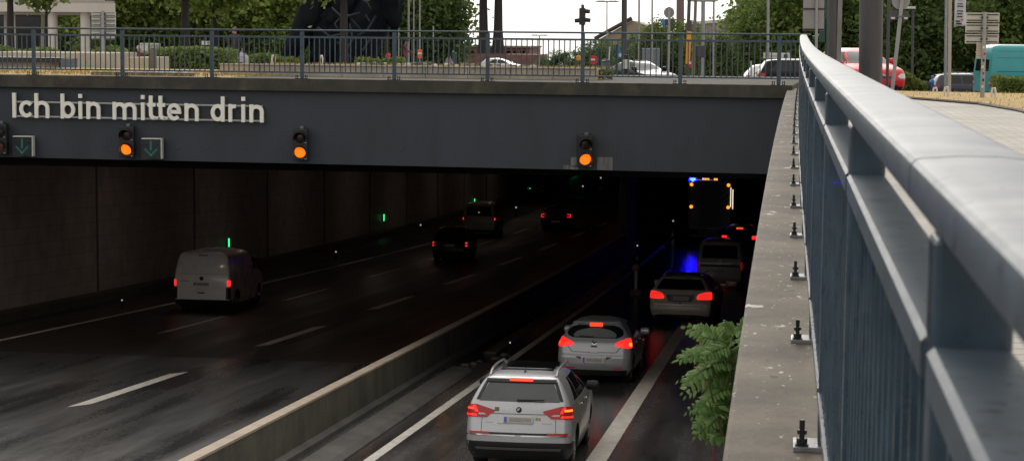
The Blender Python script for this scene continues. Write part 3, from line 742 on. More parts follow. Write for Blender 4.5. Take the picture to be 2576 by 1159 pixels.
SHUT = mat('panel_gap', (.03, .03, .032), .6, var=0)

S_SUV = dict(L=4.7, rear=[(.22, .16), (.35, .06), (.5, .0), (.62, 0), (.78, .03), (.95, .07), (1.1, .10), (1.2, .15), (1.4, .30), (1.52, .40), (1.57, .46), (1.62, .72), (1.66, 1.4)],
    front=[(.22, .15), (.4, .03), (.6, 0), (.85, .08), (.98, .25), (1.05, .7), (1.1, 1.15), (1.2, 1.4), (1.45, 1.9), (1.57, 2.25), (1.62, 2.5), (1.66, 2.8)],
    width=[(.22, .84), (.35, .90), (.6, .935), (.95, .93), (1.1, .905), (1.2, .87), (1.4, .77), (1.52, .69), (1.58, .63), (1.62, .54), (1.66, .30)], axles=(.98, 3.77), r=.36, rc=.14, bow=.07)
S_HATCH = dict(L=4.42, rear=[(.2, .14), (.35, .05), (.5, 0), (.62, 0), (.72, .05), (.9, .11), (1.0, .16), (1.1, .25), (1.25, .42), (1.37, .56), (1.42, .64), (1.46, .92), (1.5, 1.5)],
    front=[(.2, .12), (.4, .02), (.55, 0), (.75, .1), (.85, .3), (.93, .8), (.98, 1.05), (1.1, 1.4), (1.3, 1.85), (1.4, 2.15), (1.46, 2.45), (1.5, 2.65)],
    width=[(.2, .8), (.35, .87), (.6, .905), (.85, .90), (.95, .88), (1.05, .84), (1.25, .72), (1.37, .62), (1.43, .55), (1.47, .44), (1.5, .25)], axles=(.85, 3.53), r=.32, rc=.24, bow=.12)
S_ESTATE = dict(L=4.9, rear=[(.2, .15), (.35, .05), (.5, 0), (.62, 0), (.75, .04), (.95, .08), (1.05, .13), (1.2, .27), (1.34, .43), (1.40, .52), (1.45, .85), (1.49, 1.5)],
    front=[(.2, .12), (.4, .02), (.55, 0), (.75, .1), (.85, .3), (.93, .9), (.98, 1.25), (1.1, 1.55), (1.3, 2.0), (1.4, 2.35), (1.45, 2.6), (1.49, 2.85)],
    width=[(.2, .82), (.35, .89), (.6, .925), (.85, .92), (.97, .90), (1.05, .86), (1.25, .73), (1.38, .63), (1.43, .54), (1.46, .44), (1.49, .25)], axles=(1.05, 3.92), r=.33, rc=.16, bow=.09)
S_VAN = dict(L=4.9, rear=[(.25, .08), (.4, 0), (.9, 0), (1.2, .03), (1.6, .11), (1.82, .18), (1.90, .26), (1.96, .7)],
    front=[(.25, .1), (.6, 0), (.9, .1), (1.1, .35), (1.2, .75), (1.5, 1.2), (1.8, 1.65), (1.9, 1.95), (1.96, 2.3)],
    width=[(.25, .9), (.5, .95), (1.1, .945), (1.5, .89), (1.78, .82), (1.88, .74), (1.93, .6), (1.96, .42)], axles=(.98, 3.98), r=.33, rc=.09, bow=.04)
S_SMALLVAN = dict(S_VAN, L=4.4, axles=(.85, 3.55))
S_SEDAN = dict(L=4.63, rear=[(.2, .15), (.35, .05), (.55, 0), (.75, .03), (.95, .10), (1.02, .42), (1.08, .72), (1.2, .98), (1.32, 1.3), (1.38, 1.55), (1.43, 2.1)],
    front=[(.2, .12), (.4, .02), (.55, 0), (.72, .06), (.80, .22), (.88, .75), (.95, 1.2), (1.0, 1.4), (1.15, 1.72), (1.3, 2.05), (1.38, 2.35), (1.43, 2.7)],
    width=[(.2, .8), (.35, .87), (.6, .905), (.82, .90), (.92, .88), (1.0, .83), (1.2, .70), (1.32, .60), (1.38, .53), (1.43, .3)], axles=(.98, 3.79), r=.33, rc=.2, bow=.10, bowf=.22, rcf=.36)
S_REDH = dict(L=3.94, rear=[(.2, .12), (.35, .04), (.5, 0), (.7, .02), (1.0, .12), (1.2, .3), (1.38, .48), (1.44, .7), (1.49, 1.2)],
    front=[(.2, .12), (.4, .02), (.55, 0), (.75, .07), (.85, .18), (.93, .5), (1.0, .85), (1.05, 1.05), (1.2, 1.35), (1.36, 1.75), (1.43, 2.0), (1.49, 2.3)],
    width=[(.2, .78), (.35, .83), (.6, .848), (.85, .845), (.97, .83), (1.05, .79), (1.25, .68), (1.38, .60), (1.44, .52), (1.49, .3)], axles=(.62, 3.14), r=.31, bowf=.20, rcf=.32)
S_WAGON = dict(L=4.47, rear=[(.22, .12), (.4, .03), (.55, 0), (.9, .04), (1.05, .1), (1.3, .25), (1.45, .36), (1.5, .5), (1.55, 1.1)],
    front=[(.22, .1), (.45, 0), (.7, .04), (.88, .2), (.95, .7), (1.0, 1.05), (1.15, 1.3), (1.35, 1.65), (1.46, 1.95), (1.55, 2.3)],
    width=[(.22, .8), (.4, .86), (.7, .87), (.95, .86), (1.05, .82), (1.3, .72), (1.45, .64), (1.5, .56), (1.55, .35)], axles=(.85, 3.75), r=.32)
S_BIGVAN = dict(L=5.9, rear=[(.3, .08), (.5, 0), (1.2, 0), (2.0, .05), (2.4, .10), (2.52, .2), (2.6, .6)],
    front=[(.3, .1), (.6, 0), (.95, .1), (1.15, .5), (1.3, .85), (1.7, 1.25), (2.2, 1.7), (2.45, 2.1), (2.6, 2.6)],
    width=[(.3, .92), (.5, .98), (1.3, .98), (2.0, .93), (2.4, .86), (2.52, .76), (2.6, .5)], axles=(1.0, 4.65), r=.35, rc=.08, bow=.03)
S_TAXI = dict(S_WAGON, L=4.6, rear=[(.22, .1), (.4, .02), (.6, 0), (1.0, .05), (1.2, .12), (1.5, .24), (1.68, .36), (1.74, .55), (1.8, 1.1)],
    front=[(.22, .1), (.45, 0), (.75, .05), (.95, .2), (1.05, .8), (1.1, 1.2), (1.3, 1.5), (1.55, 1.9), (1.7, 2.2), (1.8, 2.6)],
    width=[(.22, .84), (.4, .9), (.8, .92), (1.1, .91), (1.2, .88), (1.5, .78), (1.68, .70), (1.74, .60), (1.8, .35)], axles=(.9, 3.75), r=.34)

# ---- silver SUV in front ------------------------------------------
Y0 = 32.3; p = pos(1301, Y0, 1190)
t = place('silver estate SUV with glass sunroof and roof rails braking nearest the camera', 'car', 'parked_car', p, R(.4)); t.name = 'silver_suv'
c = Car(**S_SUV); c.body([SILVER], t)
c.patch('bumper', [(.225, -1.25, 1.25), (.40, -1.28, 1.28), (.53, -1.25, 1.25)], CLAD, t, .012, 24)
c.patch('bumper_strip', [(.40, -.72, .72), (.435, -.74, .74)], mat('satin_strip', (.11, .11, .115), .4, var=0), t, .024, 16, sub=1)
c.patch('reflector_strip', [(.655, -.5, .5), (.69, -.5, .5)], BLACK, t, .010, 12, sub=1)
for sd in (1, -1):
    c.patch('rear_reflector', [(.655, .50, .84), (.695, .50, .86)], REDD, t, .010, 8, side=sd, sub=1)
    c.patch('bumper_trim', [(.630, .05, .90), (.652, .05, .93)], CHROME, t, .012, 8, side=sd, sub=1)
    c.patch('rear_window_pillar', [(1.22, .70, .755), (1.35, .64, .70), (1.45, .60, .655), (1.53, .56, .62)], BLACK, t, .008, 3, side=sd)
    lt = c.patch('tail_light', [(.93, .56, 1.02), (.98, .50, 1.06), (1.03, .42, 1.06), (1.06, .42, 1.06), (1.14, .72, 1.04)], REDD, t, .014, 10, side=sd)
    c.patch('lit_element', [(.95, .72, .98), (.985, .74, 1.0)], REDL, lt, .018, 6, side=sd, sub=1)
    c.patch('lit_element', [(1.02, .70, .76), (1.125, .76, .81)], REDL, lt, .018, 3, side=sd, sub=1)
    c.patch('indicator', [(1.055, .78, .98), (1.09, .78, .97)], REDB if sd < 0 else ORANGEL, lt, .018, 6, side=sd, sub=1)
    c.patch('reversing_light', [(.975, .56, .70), (1.005, .60, .70)], CLEARL, lt, .018, 5, side=sd, sub=1)
    box_at(c, 'tailgate_seam', .64*sd, .81, .008, .25, .012, SHUT, t, .002)
c.patch('rear_window', [(1.205, -.70, .70), (1.3, -.665, .665), (1.4, -.615, .615), (1.50, -.56, .56)], mat('reflection_tinted_glass', (.075, .085, .085), .12, var=.12, scale=3, rvar=.05), t, .006, 16)  # grey-green reflection is put into the glass colour
c.patch('roof_spoiler', [(1.50, -.60, .60), (1.545, -.60, .60)], BLACK, t, .03, 14, sub=2)
c.patch('brake_light', [(1.515, -.20, .20), (1.555, -.20, .20)], REDB, t, .038, 8, sub=2)
box_at(c, 'number_plate_recess', -.06, .905, .60, .15, .02, SILVER, t, -.004, .01)
plate(c, t, .905)
b = MB(); q = c.F(0, 1.075); nn = c.Nn(0, 1.075); b.lathe([(.05, 0), (.048, .008), (.02, .012)], 20, Matrix.Translation(q+nn*.002) @ nn.to_track_quat('Z', 'Y').to_matrix().to_4x4()); em = b.build('emblem', DARKMETAL, t, smooth=True)
b = MB(); b.bar(q+nn*.014+Vector((-.022, 0, -.02)), q+nn*.016+Vector((.02, 0, .022)), .008, 6); b.bar(q+nn*.014+Vector((-.03, 0, .005)), q+nn*.016+Vector((.0, 0, .02)), .006, 6); b.build('emblem_arrow', CHROME, em)
c.patch('chrome_line', [(.999, -.46, .46), (1.008, -.46, .46)], SHUT, t, .008, 12, sub=1)
b = MB(); q = c.F(.06, 1.235); b.bar(q+Vector((-.1, -.03, 0)), q+Vector((.23, -.03, .01)), .02, 8, .012); b.bar(q+Vector((.2, -.035, .01)), q+Vector((.37, -.03, .012)), .012, 6); b.build('wiper', BLACK, t)
STG, STO = mat('green_sticker', (.16, .36, .10), .5, var=.1), mat('orange_sticker', (.55, .28, .06), .5, var=.1)
box_at(c, 'emissions_sticker', .31, .925, .045, .055, .006, STG, t, .006); box_at(c, 'emissions_sticker', .36, .925, .045, .055, .006, STO, t, .006)
box_at(c, 'square_sticker', -.38, 1.075, .075, .07, .006, mat('olive_sticker', (.12, .13, .06), .5, var=.4, scale=30), t, .006)
FADE = mat('faded_lettering', (.68, .68, .68), .5, var=.3, scale=40)
c.patch('faded_lettering', [(1.06, -.32, -.1), (1.09, -.32, -.1)], FADE, t, .003, 6, sub=1)
c.patch('faded_lettering', [(.745, -.24, .24), (.765, -.24, .24)], FADE, t, .003, 8, sub=1)
c.patch('model_lettering', [(.845, -.58, -.44), (.86, -.58, -.44)], mat('badge_metal', (.30, .30, .30), .3, .8, var=0), t, .004, 4, sub=1)
c.patch('model_lettering', [(.845, .40, .58), (.86, .40, .58)], MC['badge_metal'], t, .004, 4, sub=1)
side_glass(c, t, 1.17, 1.53, 3.28, .85, (1.42, 2.35), slopeA=.72, slopeC=.35)
handles(c, t, 1.02, (1.75, 2.62), CHROME); mirror(c, t, DARKMETAL, 1.13, 3.12)
c.patch('wheel_arch_trim', [(.23, 1.45, 3.25), (.36, 1.45, 3.25)], CLAD, t, .012, 10, 'y', 1); c.patch('wheel_arch_trim', [(.23, 1.45, 3.25), (.36, 1.45, 3.25)], CLAD, t, .012, 10, 'y', -1)
for z0, z1, y0_, y1_, mt in ((.72, 1.16, 1.30, 1.02, STG), (.70, 1.16, 1.42, 1.10, STO), (.80, 1.16, 1.24, .92, STG)):
    c.patch('decal_stripe', [(z0, y0_, y0_+.03), ((z0+z1)/2, (y0_+y1_)/2+.05, (y0_+y1_)/2+.085), (z1, y1_, y1_+.03)], mt, t, .003, 2, 'y', 1)
b = MB(); b.grid([[Vector((x, y, 1.664+.004*math.cos(x*2)-max(0, (y-2.35)*.02))) for x in (-.46, -.3, 0, .3, .46)] for y in arng(1.15, 2.55, .2)]); o = b.build('sunroof', GLASS, t, smooth=True); sm = o.modifiers.new('s', 'SOLIDIFY'); sm.thickness = .02
for sx in (-1, 1):
    b = MB(); pts = []
    for k in range(13):
        f = k/12; y = .62+2.1*f; z = 1.600+.075*min(1, 6*f, 6*(1-f))**.6+.028*math.sin(math.pi*f); pts.append((sx*(.585-.02*abs(f-.5)), y, z))
    b.tube(pts, .022, 8); b.build('roof_rail', SILVER, t, smooth=True)
b = MB(); b.prism([(0, 0), (.16, 0), (.14, .075), (.11, .075)], Matrix.Translation((.012, .82, 1.632)) @ Matrix.Rotation(R(90), 4, 'Z'), .024); b.build('roof_antenna', BLACK, t)
c.wheels(t)

# ---- silver hatchback ---------------------------------------------
Y0 = 45.6; p = pos(1491, Y0, 965)
t = place('silver rounded hatchback braking directly ahead of the silver SUV', 'car', 'silver_hatchback', p, R(-1.2))
c = Car(**S_HATCH); c.body([SILVERD], t)
c.patch('lower_bumper', [(.205, -.80, .80), (.34, -.82, .82)], CLAD, t, .010, 18)
c.patch('rear_window', [(1.085, -.54, .54), (1.13, -.66, .66), (1.2, -.70, .70), (1.27, -.66, .66), (1.33, -.56, .56), (1.37, -.42, .42)], GLASS, t, .006, 18)
c.patch('pale_glass_area', [(1.10, -.50, .50), (1.15, -.52, .52), (1.21, -.46, .46), (1.26, -.34, .34), (1.30, -.12, .12)], mat('pale_grey_glass', (.15, .165, .16), .15, var=.12, scale=3, rvar=.05), t, .012, 14)  # paler grey area laid over the rear window
c.patch('roof_spoiler', [(1.375, -.60, .60), (1.405, -.58, .58)], SILVERD, t, .05, 14, sub=2)
c.patch('brake_light', [(1.335, -.155, .155), (1.385, -.155, .155)], REDB, t, .056, 8, sub=2)
for sd in (1, -1):
    lt = c.patch('tail_light', [(.86, .80, 1.02), (.91, .50, 1.10), (.97, .50, 1.12), (1.03, .62, 1.12), (1.08, .78, 1.06)], REDL, t, .014, 10, side=sd)
    c.patch('indicator', [(.90, .86, .98), (.95, .84, 1.0), (.98, .86, .96)], ORANGEL if sd > 0 else REDB, lt, .020, 6, side=sd)
c.patch('tailgate_seam', [(.742, -.12, .12), (.752, -.12, .12)], SHUT, t, .004, 4, sub=1)
for sd in (1, -1): c.patch('tailgate_seam', [(.752, .10, .50), (.765, .10, .56)], SHUT, t, .004, 6, side=sd, sub=1); c.patch('tailgate_seam', [(.76, .52, .545), (.89, .64, .655)], SHUT, t, .004, 2, side=sd, sub=2)
for sd in (1, -1): c.patch('rear_reflector', [(.375, .45, .68), (.40, .45, .68)], REDD, t, .008, 6, side=sd, sub=1)
for sd in (1, -1): c.patch('plate_notch', [(.60, .30, .36), (.655, .30, .44)], BLACK, t, .004, 4, side=sd, sub=1)
plate(c, t, .575, .52, .14)
box_at(c, 'tailgate_handle', 0, .895, .15, .04, .02, BLACK, t, .006, .01)
b = MB(); q = c.F(0, .985); nn = c.Nn(0, .985); b.lathe([(.062, 0), (.062, .01), (.048, .012), (.048, .004)], 24, Matrix.Translation(q+nn*.002) @ nn.to_track_quat('Z', 'Y').to_matrix().to_4x4()); b.bar(q+nn*.01+Vector((-.05, 0, .012)), q+nn*.01+Vector((.05, 0, -.012)), .008, 6); b.build('emblem', CHROME, t, smooth=True)
b = MB(); q = c.F(-.02, 1.115); b.bar(q+Vector((0, -.03, 0)), q+Vector((-.36, -.02, .015)), .02, 8, .010); b.build('wiper', BLACK, t)
side_glass(c, t, 1.02, 1.36, 3.05, 1.0, (1.9,), slopeA=.75, slopeC=.5)
handles(c, t, .92, (1.4, 2.35), SILVERD); mirror(c, t, SILVERD, 1.0, 2.9); c.wheels(t)
box_at(c, 'side_indicator', c.s_of_y(.8, 3.3), .8, .04, .02, .02, REDL, t, .004)

# ---- champagne estate ---------------------------------------------
Y0 = 62.3; p = pos(1709, Y0, 815)
t = place('champagne estate car with two wide red tail lights straddling the solid line', 'car', 'estate_car', p, R(-3.0), 1.11)
c = Car(**S_ESTATE); c.body([CHAMP], t)
c.patch('rear_window', [(1.055, -.72, .72), (1.15, -.67, .67), (1.25, -.62, .62), (1.345, -.55, .55)], GLASS, t, .006, 16)
for sd in (1, -1):
    lt = c.patch('tail_light', [(.79, .50, 1.04), (.85, .48, 1.08), (.95, .54, 1.08), (1.0, .76, 1.02)], REDL, t, .014, 10, side=sd)
    for z in (.83, .88, .93): c.patch('light_band', [(z, .54, 1.04), (z+.012, .54, 1.04)], REDD, lt, .018, 6, side=sd, sub=1)
c.patch('plate_recess', [(.72, -.32, .32), (.80, -.40, .40), (.91, -.42, .42)], mat('recess_grey', (.10, .095, .09), .5, var=.1), t, .004, 10)
plate(c, t, .81, .50, .11, .01)
c.patch('chrome_strip', [(.915, -.44, .44), (.928, -.44, .44)], CHROME, t, .008, 10, sub=1)
c.patch('bumper_seam', [(.585, -.66, .66), (.597, -.66, .66)], SHUT, t, .003, 12, sub=1)
c.patch('lower_bumper', [(.205, -.85, .85), (.30, -.80, .80), (.335, -.5, .5)], CLAD, t, .008, 16)
c.patch('exhaust_trim', [(.26, -.55, .55), (.275, -.55, .55)], CHROME, t, .016, 10, sub=1)
box_at(c, 'camera_bump', 0, .665, .08, .03, .02, BLACK, t, .004)
side_glass(c, t, 1.03, 1.36, 3.3, .8, (1.55, 2.45), slopeA=.85, slopeC=.35); mirror(c, t, CHAMP, 1.0, 3.1); c.wheels(t)
for sx in (-1, 1): b = MB(); b.tube([(sx*.55, .75+.3*k, 1.46+.03*min(1, k, 7-k)) for k in range(8)], .016, 6); b.build('roof_rail', CHROME, t)

# ---- white van rear (right tube) -----------------------------------
def simple_rear(label, cat, name, spec, p, heading, paint, sc, glass=None, light=None, lit=REDL, bump=None, brake=None, pz=.8, sg=None, group=None, extra=None):
    t = place(label, cat, name, p, heading, sc, group=group); c = Car(**spec); c.body([paint], t, arch=True)
    if glass: z0, z1, a, b_ = glass; c.patch('rear_window', [(z0, -a, a), ((z0+z1)/2, -(a+b_)/2, (a+b_)/2), (z1, -b_, b_)], GLASS, t, .006, 12)
    if light:
        for sd in (1, -1):
            for (z0, z1, a, b_) in light: c.patch('tail_light', [(z0, a, b_), (z1, a, b_)], lit, t, .014, 6, side=sd, sub=2)
    if bump: c.patch('bumper', [(bump[0], -1.15, 1.15), (bump[1], -1.15, 1.15)], CLAD if len(bump) < 3 else bump[2], t, .02, 16)
    if brake: c.patch('brake_light', [(brake[0], -brake[2], brake[2]), (brake[1], -brake[2], brake[2])], REDB, t, .02, 6, sub=2)
    if pz: plate(c, t, pz)
    if sg: side_glass(c, t, *sg)
    mirror(c, t, CLAD, spec['width'][3][0]+.05 if spec['width'][3][0] > .9 else 1.05, spec['L']-1.45)
    c.wheels(t); 
    if extra: extra(c, t)
    return t, c
simple_rear('pale van with wide dark rear window in the right tube ahead of the champagne estate', 'van', 'pale_van', dict(S_SMALLVAN), pos(1810, 81), R(-1), OFFWHITE, 1.02,
    glass=(1.2, 1.72, .74, .68), light=((.75, 1.05, .86, .98),), lit=REDD, bump=(.3, .50, OFFWHITE), pz=.68, sg=(1.2, 1.7, 3.1, .5, (1.6, 2.4), .6, .1),
    extra=lambda c, t: (c.patch('tailgate_band', [(.84, -.80, .80), (.95, -.80, .80)], BLACK, t, .008, 10), box_at(c, 'emblem', 0, 1.08, .10, .06, .02, CHROME, t, .004)))
simple_rear('dark car with a long red brake light beside the truck in the right tube', 'car', 'dark_saloon', dict(S_ESTATE), pos(1860, 105, 600), R(0), DARKCAR, 1.08,
    glass=(1.05, 1.34, .70, .56), light=((.80, .98, .62, .92),), brake=(1.30, 1.36, .17), pz=.6, sg=(1.03, 1.35, 3.2, .8, (1.6, 2.4), .8, .3))
simple_rear('dark car half hidden by the wall in the right tube, farthest of its lane', 'car', 'dark_hatchback', dict(S_HATCH), pos(1918, 118), R(0), DARKCAR, 1.05,
    glass=(1.08, 1.36, .66, .5), light=((.86, 1.02, .62, .88),), lit=REDD, brake=(1.34, 1.39, .12), pz=.6, sg=(1.02, 1.35, 3.0, 1.0, (1.9,), .7, .4))
# ---- left carriageway ----------------------------------------------
def t6(c, t):
    c.patch('rear_corner_trim', [(.42, .80, .99), (.80, .80, .99)], BLACK, t, .010, 5); c.patch('rear_corner_trim', [(.42, .80, .99), (.80, .80, .99)], BLACK, t, .010, 5, side=-1)
    c.patch('tailgate_seam', [(1.22, -.74, .74), (1.228, -.74, .74)], SHUT, t, .003, 8, sub=1)
    c.patch('brake_lamp', [(1.80, -.15, .15), (1.825, -.15, .15)], BLACK, t, .008, 6, sub=1)
    c.patch('tailgate_handle', [(.60, -.12, .12), (.64, -.12, .12)], BLACK, t, .008, 6, sub=1)
    c.patch('tailgate_strip', [(.985, -.72, -.40), (1.0, -.72, -.40)], SHUT, t, .004, 4, sub=1)
    b = MB(); q = c.F(0, 1.08); b.lathe([(.07, 0), (.065, .012)], 18, Matrix.Translation(q+Vector((0, -.002, 0))) @ Matrix.Rotation(R(90), 4, 'X')); b.build('emblem', BLACK, t)
    c.patch('front_window', [(1.22, 3.15, 4.0), (1.5, 3.15, 3.62), (1.78, 3.2, 3.28)], GLASS, t, .006, 6, 'y', 1); c.patch('front_window', [(1.22, 3.15, 4.0), (1.5, 3.15, 3.62), (1.78, 3.2, 3.28)], GLASS, t, .006, 6, 'y', -1)
simple_rear('white windowless panel van at the tunnel mouth on the left carriageway', 'van', 'panel_van', dict(S_VAN), pos(505, 62.5), R(1.5), WHITECAR, 1.04, light=((.84, 1.03, .84, .99),), bump=(.26, .40), pz=.90, extra=t6)
simple_rear('black tall car with stacked double tail lights deep in the left tunnel', 'car', 'black_taxi', dict(S_TAXI), pos(1130, 93, 640), R(2), DARKCAR, .96,
    glass=(1.2, 1.6, .72, .60), light=((.98, 1.05, .80, .95), (.84, .91, .80, .95)), bump=(.25, .45), pz=.88, sg=(1.18, 1.65, 3.2, .6, (1.6, 2.4), .7, .2))
simple_rear('dull white small van with dark rear window behind the black tall car', 'van', 'small_van', dict(S_SMALLVAN), pos(1204, 117, 580), R(1), OFFWHITE, 1.08,
    glass=(1.2, 1.72, .72, .66), light=((.98, 1.10, .88, .99),), pz=.8, bump=(.28, .42), sg=(1.22, 1.7, 3.4, 2.6, (), .5, .1))
simple_rear('dark car with ring-shaped tail lights farthest in the left tunnel', 'car', 'dark_hatchback', dict(S_HATCH), pos(1397, 125, 570), R(1), DARKCAR, 1.12,
    glass=(1.08, 1.36, .66, .5), light=((.99, 1.02, .66, .90), (.84, .87, .66, .90), (.84, 1.02, .86, .92)), pz=.6, sg=(1.02, 1.35, 3.0, 1.0, (1.9,), .7, .4))

# ---- emergency truck -------------------------------------------------
Y0 = 114; t = place('dark emergency truck with amber corner lamps and one blue beacon', 'truck', 'emergency_truck', pos(1782, Y0), R(0), 1.0)
TRK = mat('truck_body', (.035, .03, .03), .4, var=.2, scale=3); BLUEL = mat('blue_beacon_lit', (.05, .05, 1), .3, var=0, emit=330, ecol=(.001, .0025, 1)); YEL = mat('yellow_chevron', (.15, .13, .03), .5, var=.1); AMB2 = mat('amber_warning_lamp_lit', (1, .4, .02), .3, var=0, emit=1.5, ecol=(1, .34, .02)); STRIPL = mat('white_strip_light_lit', (1, .8, .65), .3, var=0, emit=1.0, ecol=(1, .80, .62))
b = MB(); b.box((0, 3.0, 2.35), (2.5, 6.0, 2.9)); b.build('box_body', TRK, t, bevel=.05)
b = MB(); b.box((0, 6.9, 1.75), (2.4, 1.7, 2.6)); b.build('cab', TRK, t, bevel=.1)
b = MB(); b.box((0, 3.9, .75), (1.2, 7.4, .3)); b.box((0, -.03, .55), (2.3, .12, .14)); b.build('chassis', BLACK, t)
b = MB(); b.box((0, -.012, 2.35), (1.2, .03, 2.5)); b.build('shutter_door', BLACK, t)
for sx in (-1, 1):
    for k in range(4):
        z = 2.0+k*.36; b = MB(); b.prism([(.64, z), (1.20, z+.5), (1.20, z+.64), (.64, z+.14)], Matrix.Translation((0, -.012, 0)) @ Matrix.Scale(sx, 4, (1, 0, 0)), .01); b.build('chevron_stripe', YEL, t)
    for z in (2.25, 3.55):
        b = MB(); b.lathe([(.10, 0), (.10, .05), (.06, .08)], 14, Matrix.Translation((sx*1.08, -.01, z)) @ Matrix.Rotation(R(90), 4, 'X')); b.build('amber_lamp', AMB2, t)
for x in (-.35, -.17, .32): b = MB(); b.lathe([(.11, 0), (.11, .12), (.05, .16)], 12, Matrix.Translation((x, .2, 3.82))); b.build('amber_beacon', AMB2, t)
b = MB(); b.lathe([(.16, 0), (.16, .24), (.08, .32)], 14, Matrix.Translation((-1.02, .15, 3.72))); b.build('blue_beacon', BLUEL, t)
b = MB(); b.box((-.5, .1, 3.83), (1.3, .03, .03)); b.build('light_bar', CHROME, t)
b = MB(); b.box((-1.205, -.25, 3.9), (.015, 1.5, .6)); b.box((-1.0, .52, 3.9), (.42, .02, .6)); b.build('beacon_light_blocker', BLACK, t)  # added plates, unseen from the camera, keep blue light off the left tube
for dx in (0, .12): b = MB(); b.box((1.22+dx, -.03+dx*.5, 2.85-dx), (.055, .04, 1.15)); b.build('strip_light', STRIPL, t)
b = MB(); b.box((.2, -.05, .98), (.75, .03, .05)); b.box((.2, -.05, .85), (.75, .03, .03)); b.build('step_bar', GALV, t)
for y in (1.6, 6.6):
    for sx in (-1, 1): b = MB(); b.lathe([(.3, -.28), (.5, -.25), (.5, 0), (.3, .02)], 20, Matrix.Translation((sx*1.12, y, .5)) @ Matrix.Rotation(R(90*sx), 4, 'Y')); b.build('wheel', RUBBER, t)

# ---- street-level vehicles -----------------------------------------
def street_car(label, cat, name, spec, x, Y, heading, paint, sc=1, group=None, belt=None, top=None, yA=None, yC=None, splits=(), front=True, dz=0):
    c = Car(**spec); X = at(x, 190, Y).x; h = R(heading); L = spec['L']*sc
    ox, oy = X+math.sin(h)*L/2, Y-math.cos(h)*L/2
    t = thing(name, label, cat, (ox, oy, gz(ox, Y)+dz+.005), h, group, 0, sc); c.body([paint], t)
    side_glass(c, t, belt, top, yA, yC, splits, .75, .4)
    zs = [belt+.02, (belt+top)/2, top]
    c.patch('windscreen', [(z, -(c.w(z)-.12), c.w(z)-.12) for z in zs], mat('bright_windscreen', (.10, .11, .11), .05, var=0, spec=.8), t, .006, 12, 'f')
    c.patch('rear_window', [(z, -(c.w(z)-.14), c.w(z)-.14) for z in zs], GLASS, t, .006, 12)
    c.patch('front_bumper', [(.21, -.7, .7), (.36, -.7, .7)], CLAD, t, .008, 14, 'f')
    for sd in (1, -1):
        c.patch('headlight', [(.60, .55, .86), (.66, .48, .98), (.74, .60, 1.02)], CLEARL, t, .012, 8, 'f', sd)
        c.patch('tail_light', [(.78, .62, .98), (.95, .66, .98)], REDD, t, .012, 8, 's', sd)
    mirror(c, t, paint, belt+.03, spec['L']-1.55 if spec['L'] < 5.5 else spec['L']-1.3); c.wheels(t); return t, c
t, c = street_car('black saloon with pale sky reflections facing the street corner behind the railing', 'car', 'black_saloon', S_SEDAN, 1612, 104, 214, DARKCAR, 1.12, None, .97, 1.35, 3.35, 1.05, (2.1,), dz=-.32)
c.patch('grille', [(.50, .03, .28), (.60, .03, .30)], CHROME, t, .01, 4, 'f', 1); c.patch('grille', [(.50, .03, .28), (.60, .03, .30)], CHROME, t, .01, 4, 'f', -1); o = box_at(c, 'front_plate', c.S(.42), .42, .52, .11, .02, PLATE, t, .006)
for sd in (1, -1): c.patch('grille_mesh', [(.51, .05, .27), (.59, .05, .28)], BLACK, t, .014, 4, 'f', sd)
handles(c, t, .80, (1.6, 2.6), DARKCAR)
t, c = street_car('black people carrier with pale roof at the right end of the bridge railing', 'car', 'people_carrier', S_WAGON, 2035, 84, 276, DARKCAR, 1.0, None, 1.02, 1.43, 3.2, .45, (1.5, 2.4))
t, c = street_car('small white hatchback showing one red tail light left of the people carrier', 'car', 'white_hatchback', S_REDH, 1974, 91, 276, WHITECAR, 1.0, None, 1.03, 1.38, 2.75, .5, (1.5,))
t, c = street_car('bright red hatchback behind the thick dark mast on the right', 'car', 'red_hatchback', S_REDH, 2160, 63, 200, REDCAR, 1.03, None, 1.02, 1.37, 2.8, .55, (1.55,))
c.patch('grille', [(.60, -.34, .34), (.665, -.36, .36)], BLACK, t, .008, 10, 'f'); c.patch('lower_grille', [(.26, -.45, .45), (.40, -.5, .5)], BLACK, t, .012, 10, 'f')
q = c.F(c.S(.69), .69); b = MB(); b.lathe([(.075, 0), (.075, .012), (.058, .012), (.058, .003)], 20, Matrix.Translation(q+Vector((0, .004, 0))) @ Matrix.Rotation(R(-90), 4, 'X') @ Matrix.Scale(.65, 4, (0, 1, 0))); b.bar(q+Vector((-.03, .012, -.03)), q+Vector((-.022, .014, .03)), .008, 6); b.bar(q+Vector((.022, .012, -.03)), q+Vector((.03, .014, .03)), .008, 6); b.bar(q+Vector((-.025, .014, -.006)), q+Vector((.025, .014, .008)), .007, 6); b.build('emblem', CHROME, t)
t, c = street_car('navy estate car with roof rails parked left of the teal van', 'car', 'navy_estate', S_WAGON, 2446, 108, -80, NAVYCAR, 1.03, None, 1.02, 1.43, 3.2, .45, (1.5, 2.4))
for sx in (-1, 1): b = MB(); b.tube([(sx*.52, .8+.28*k, 1.53+.04*min(1, k, 7-k)) for k in range(8)], .018, 6); b.build('roof_rail', NAVYCAR, t)
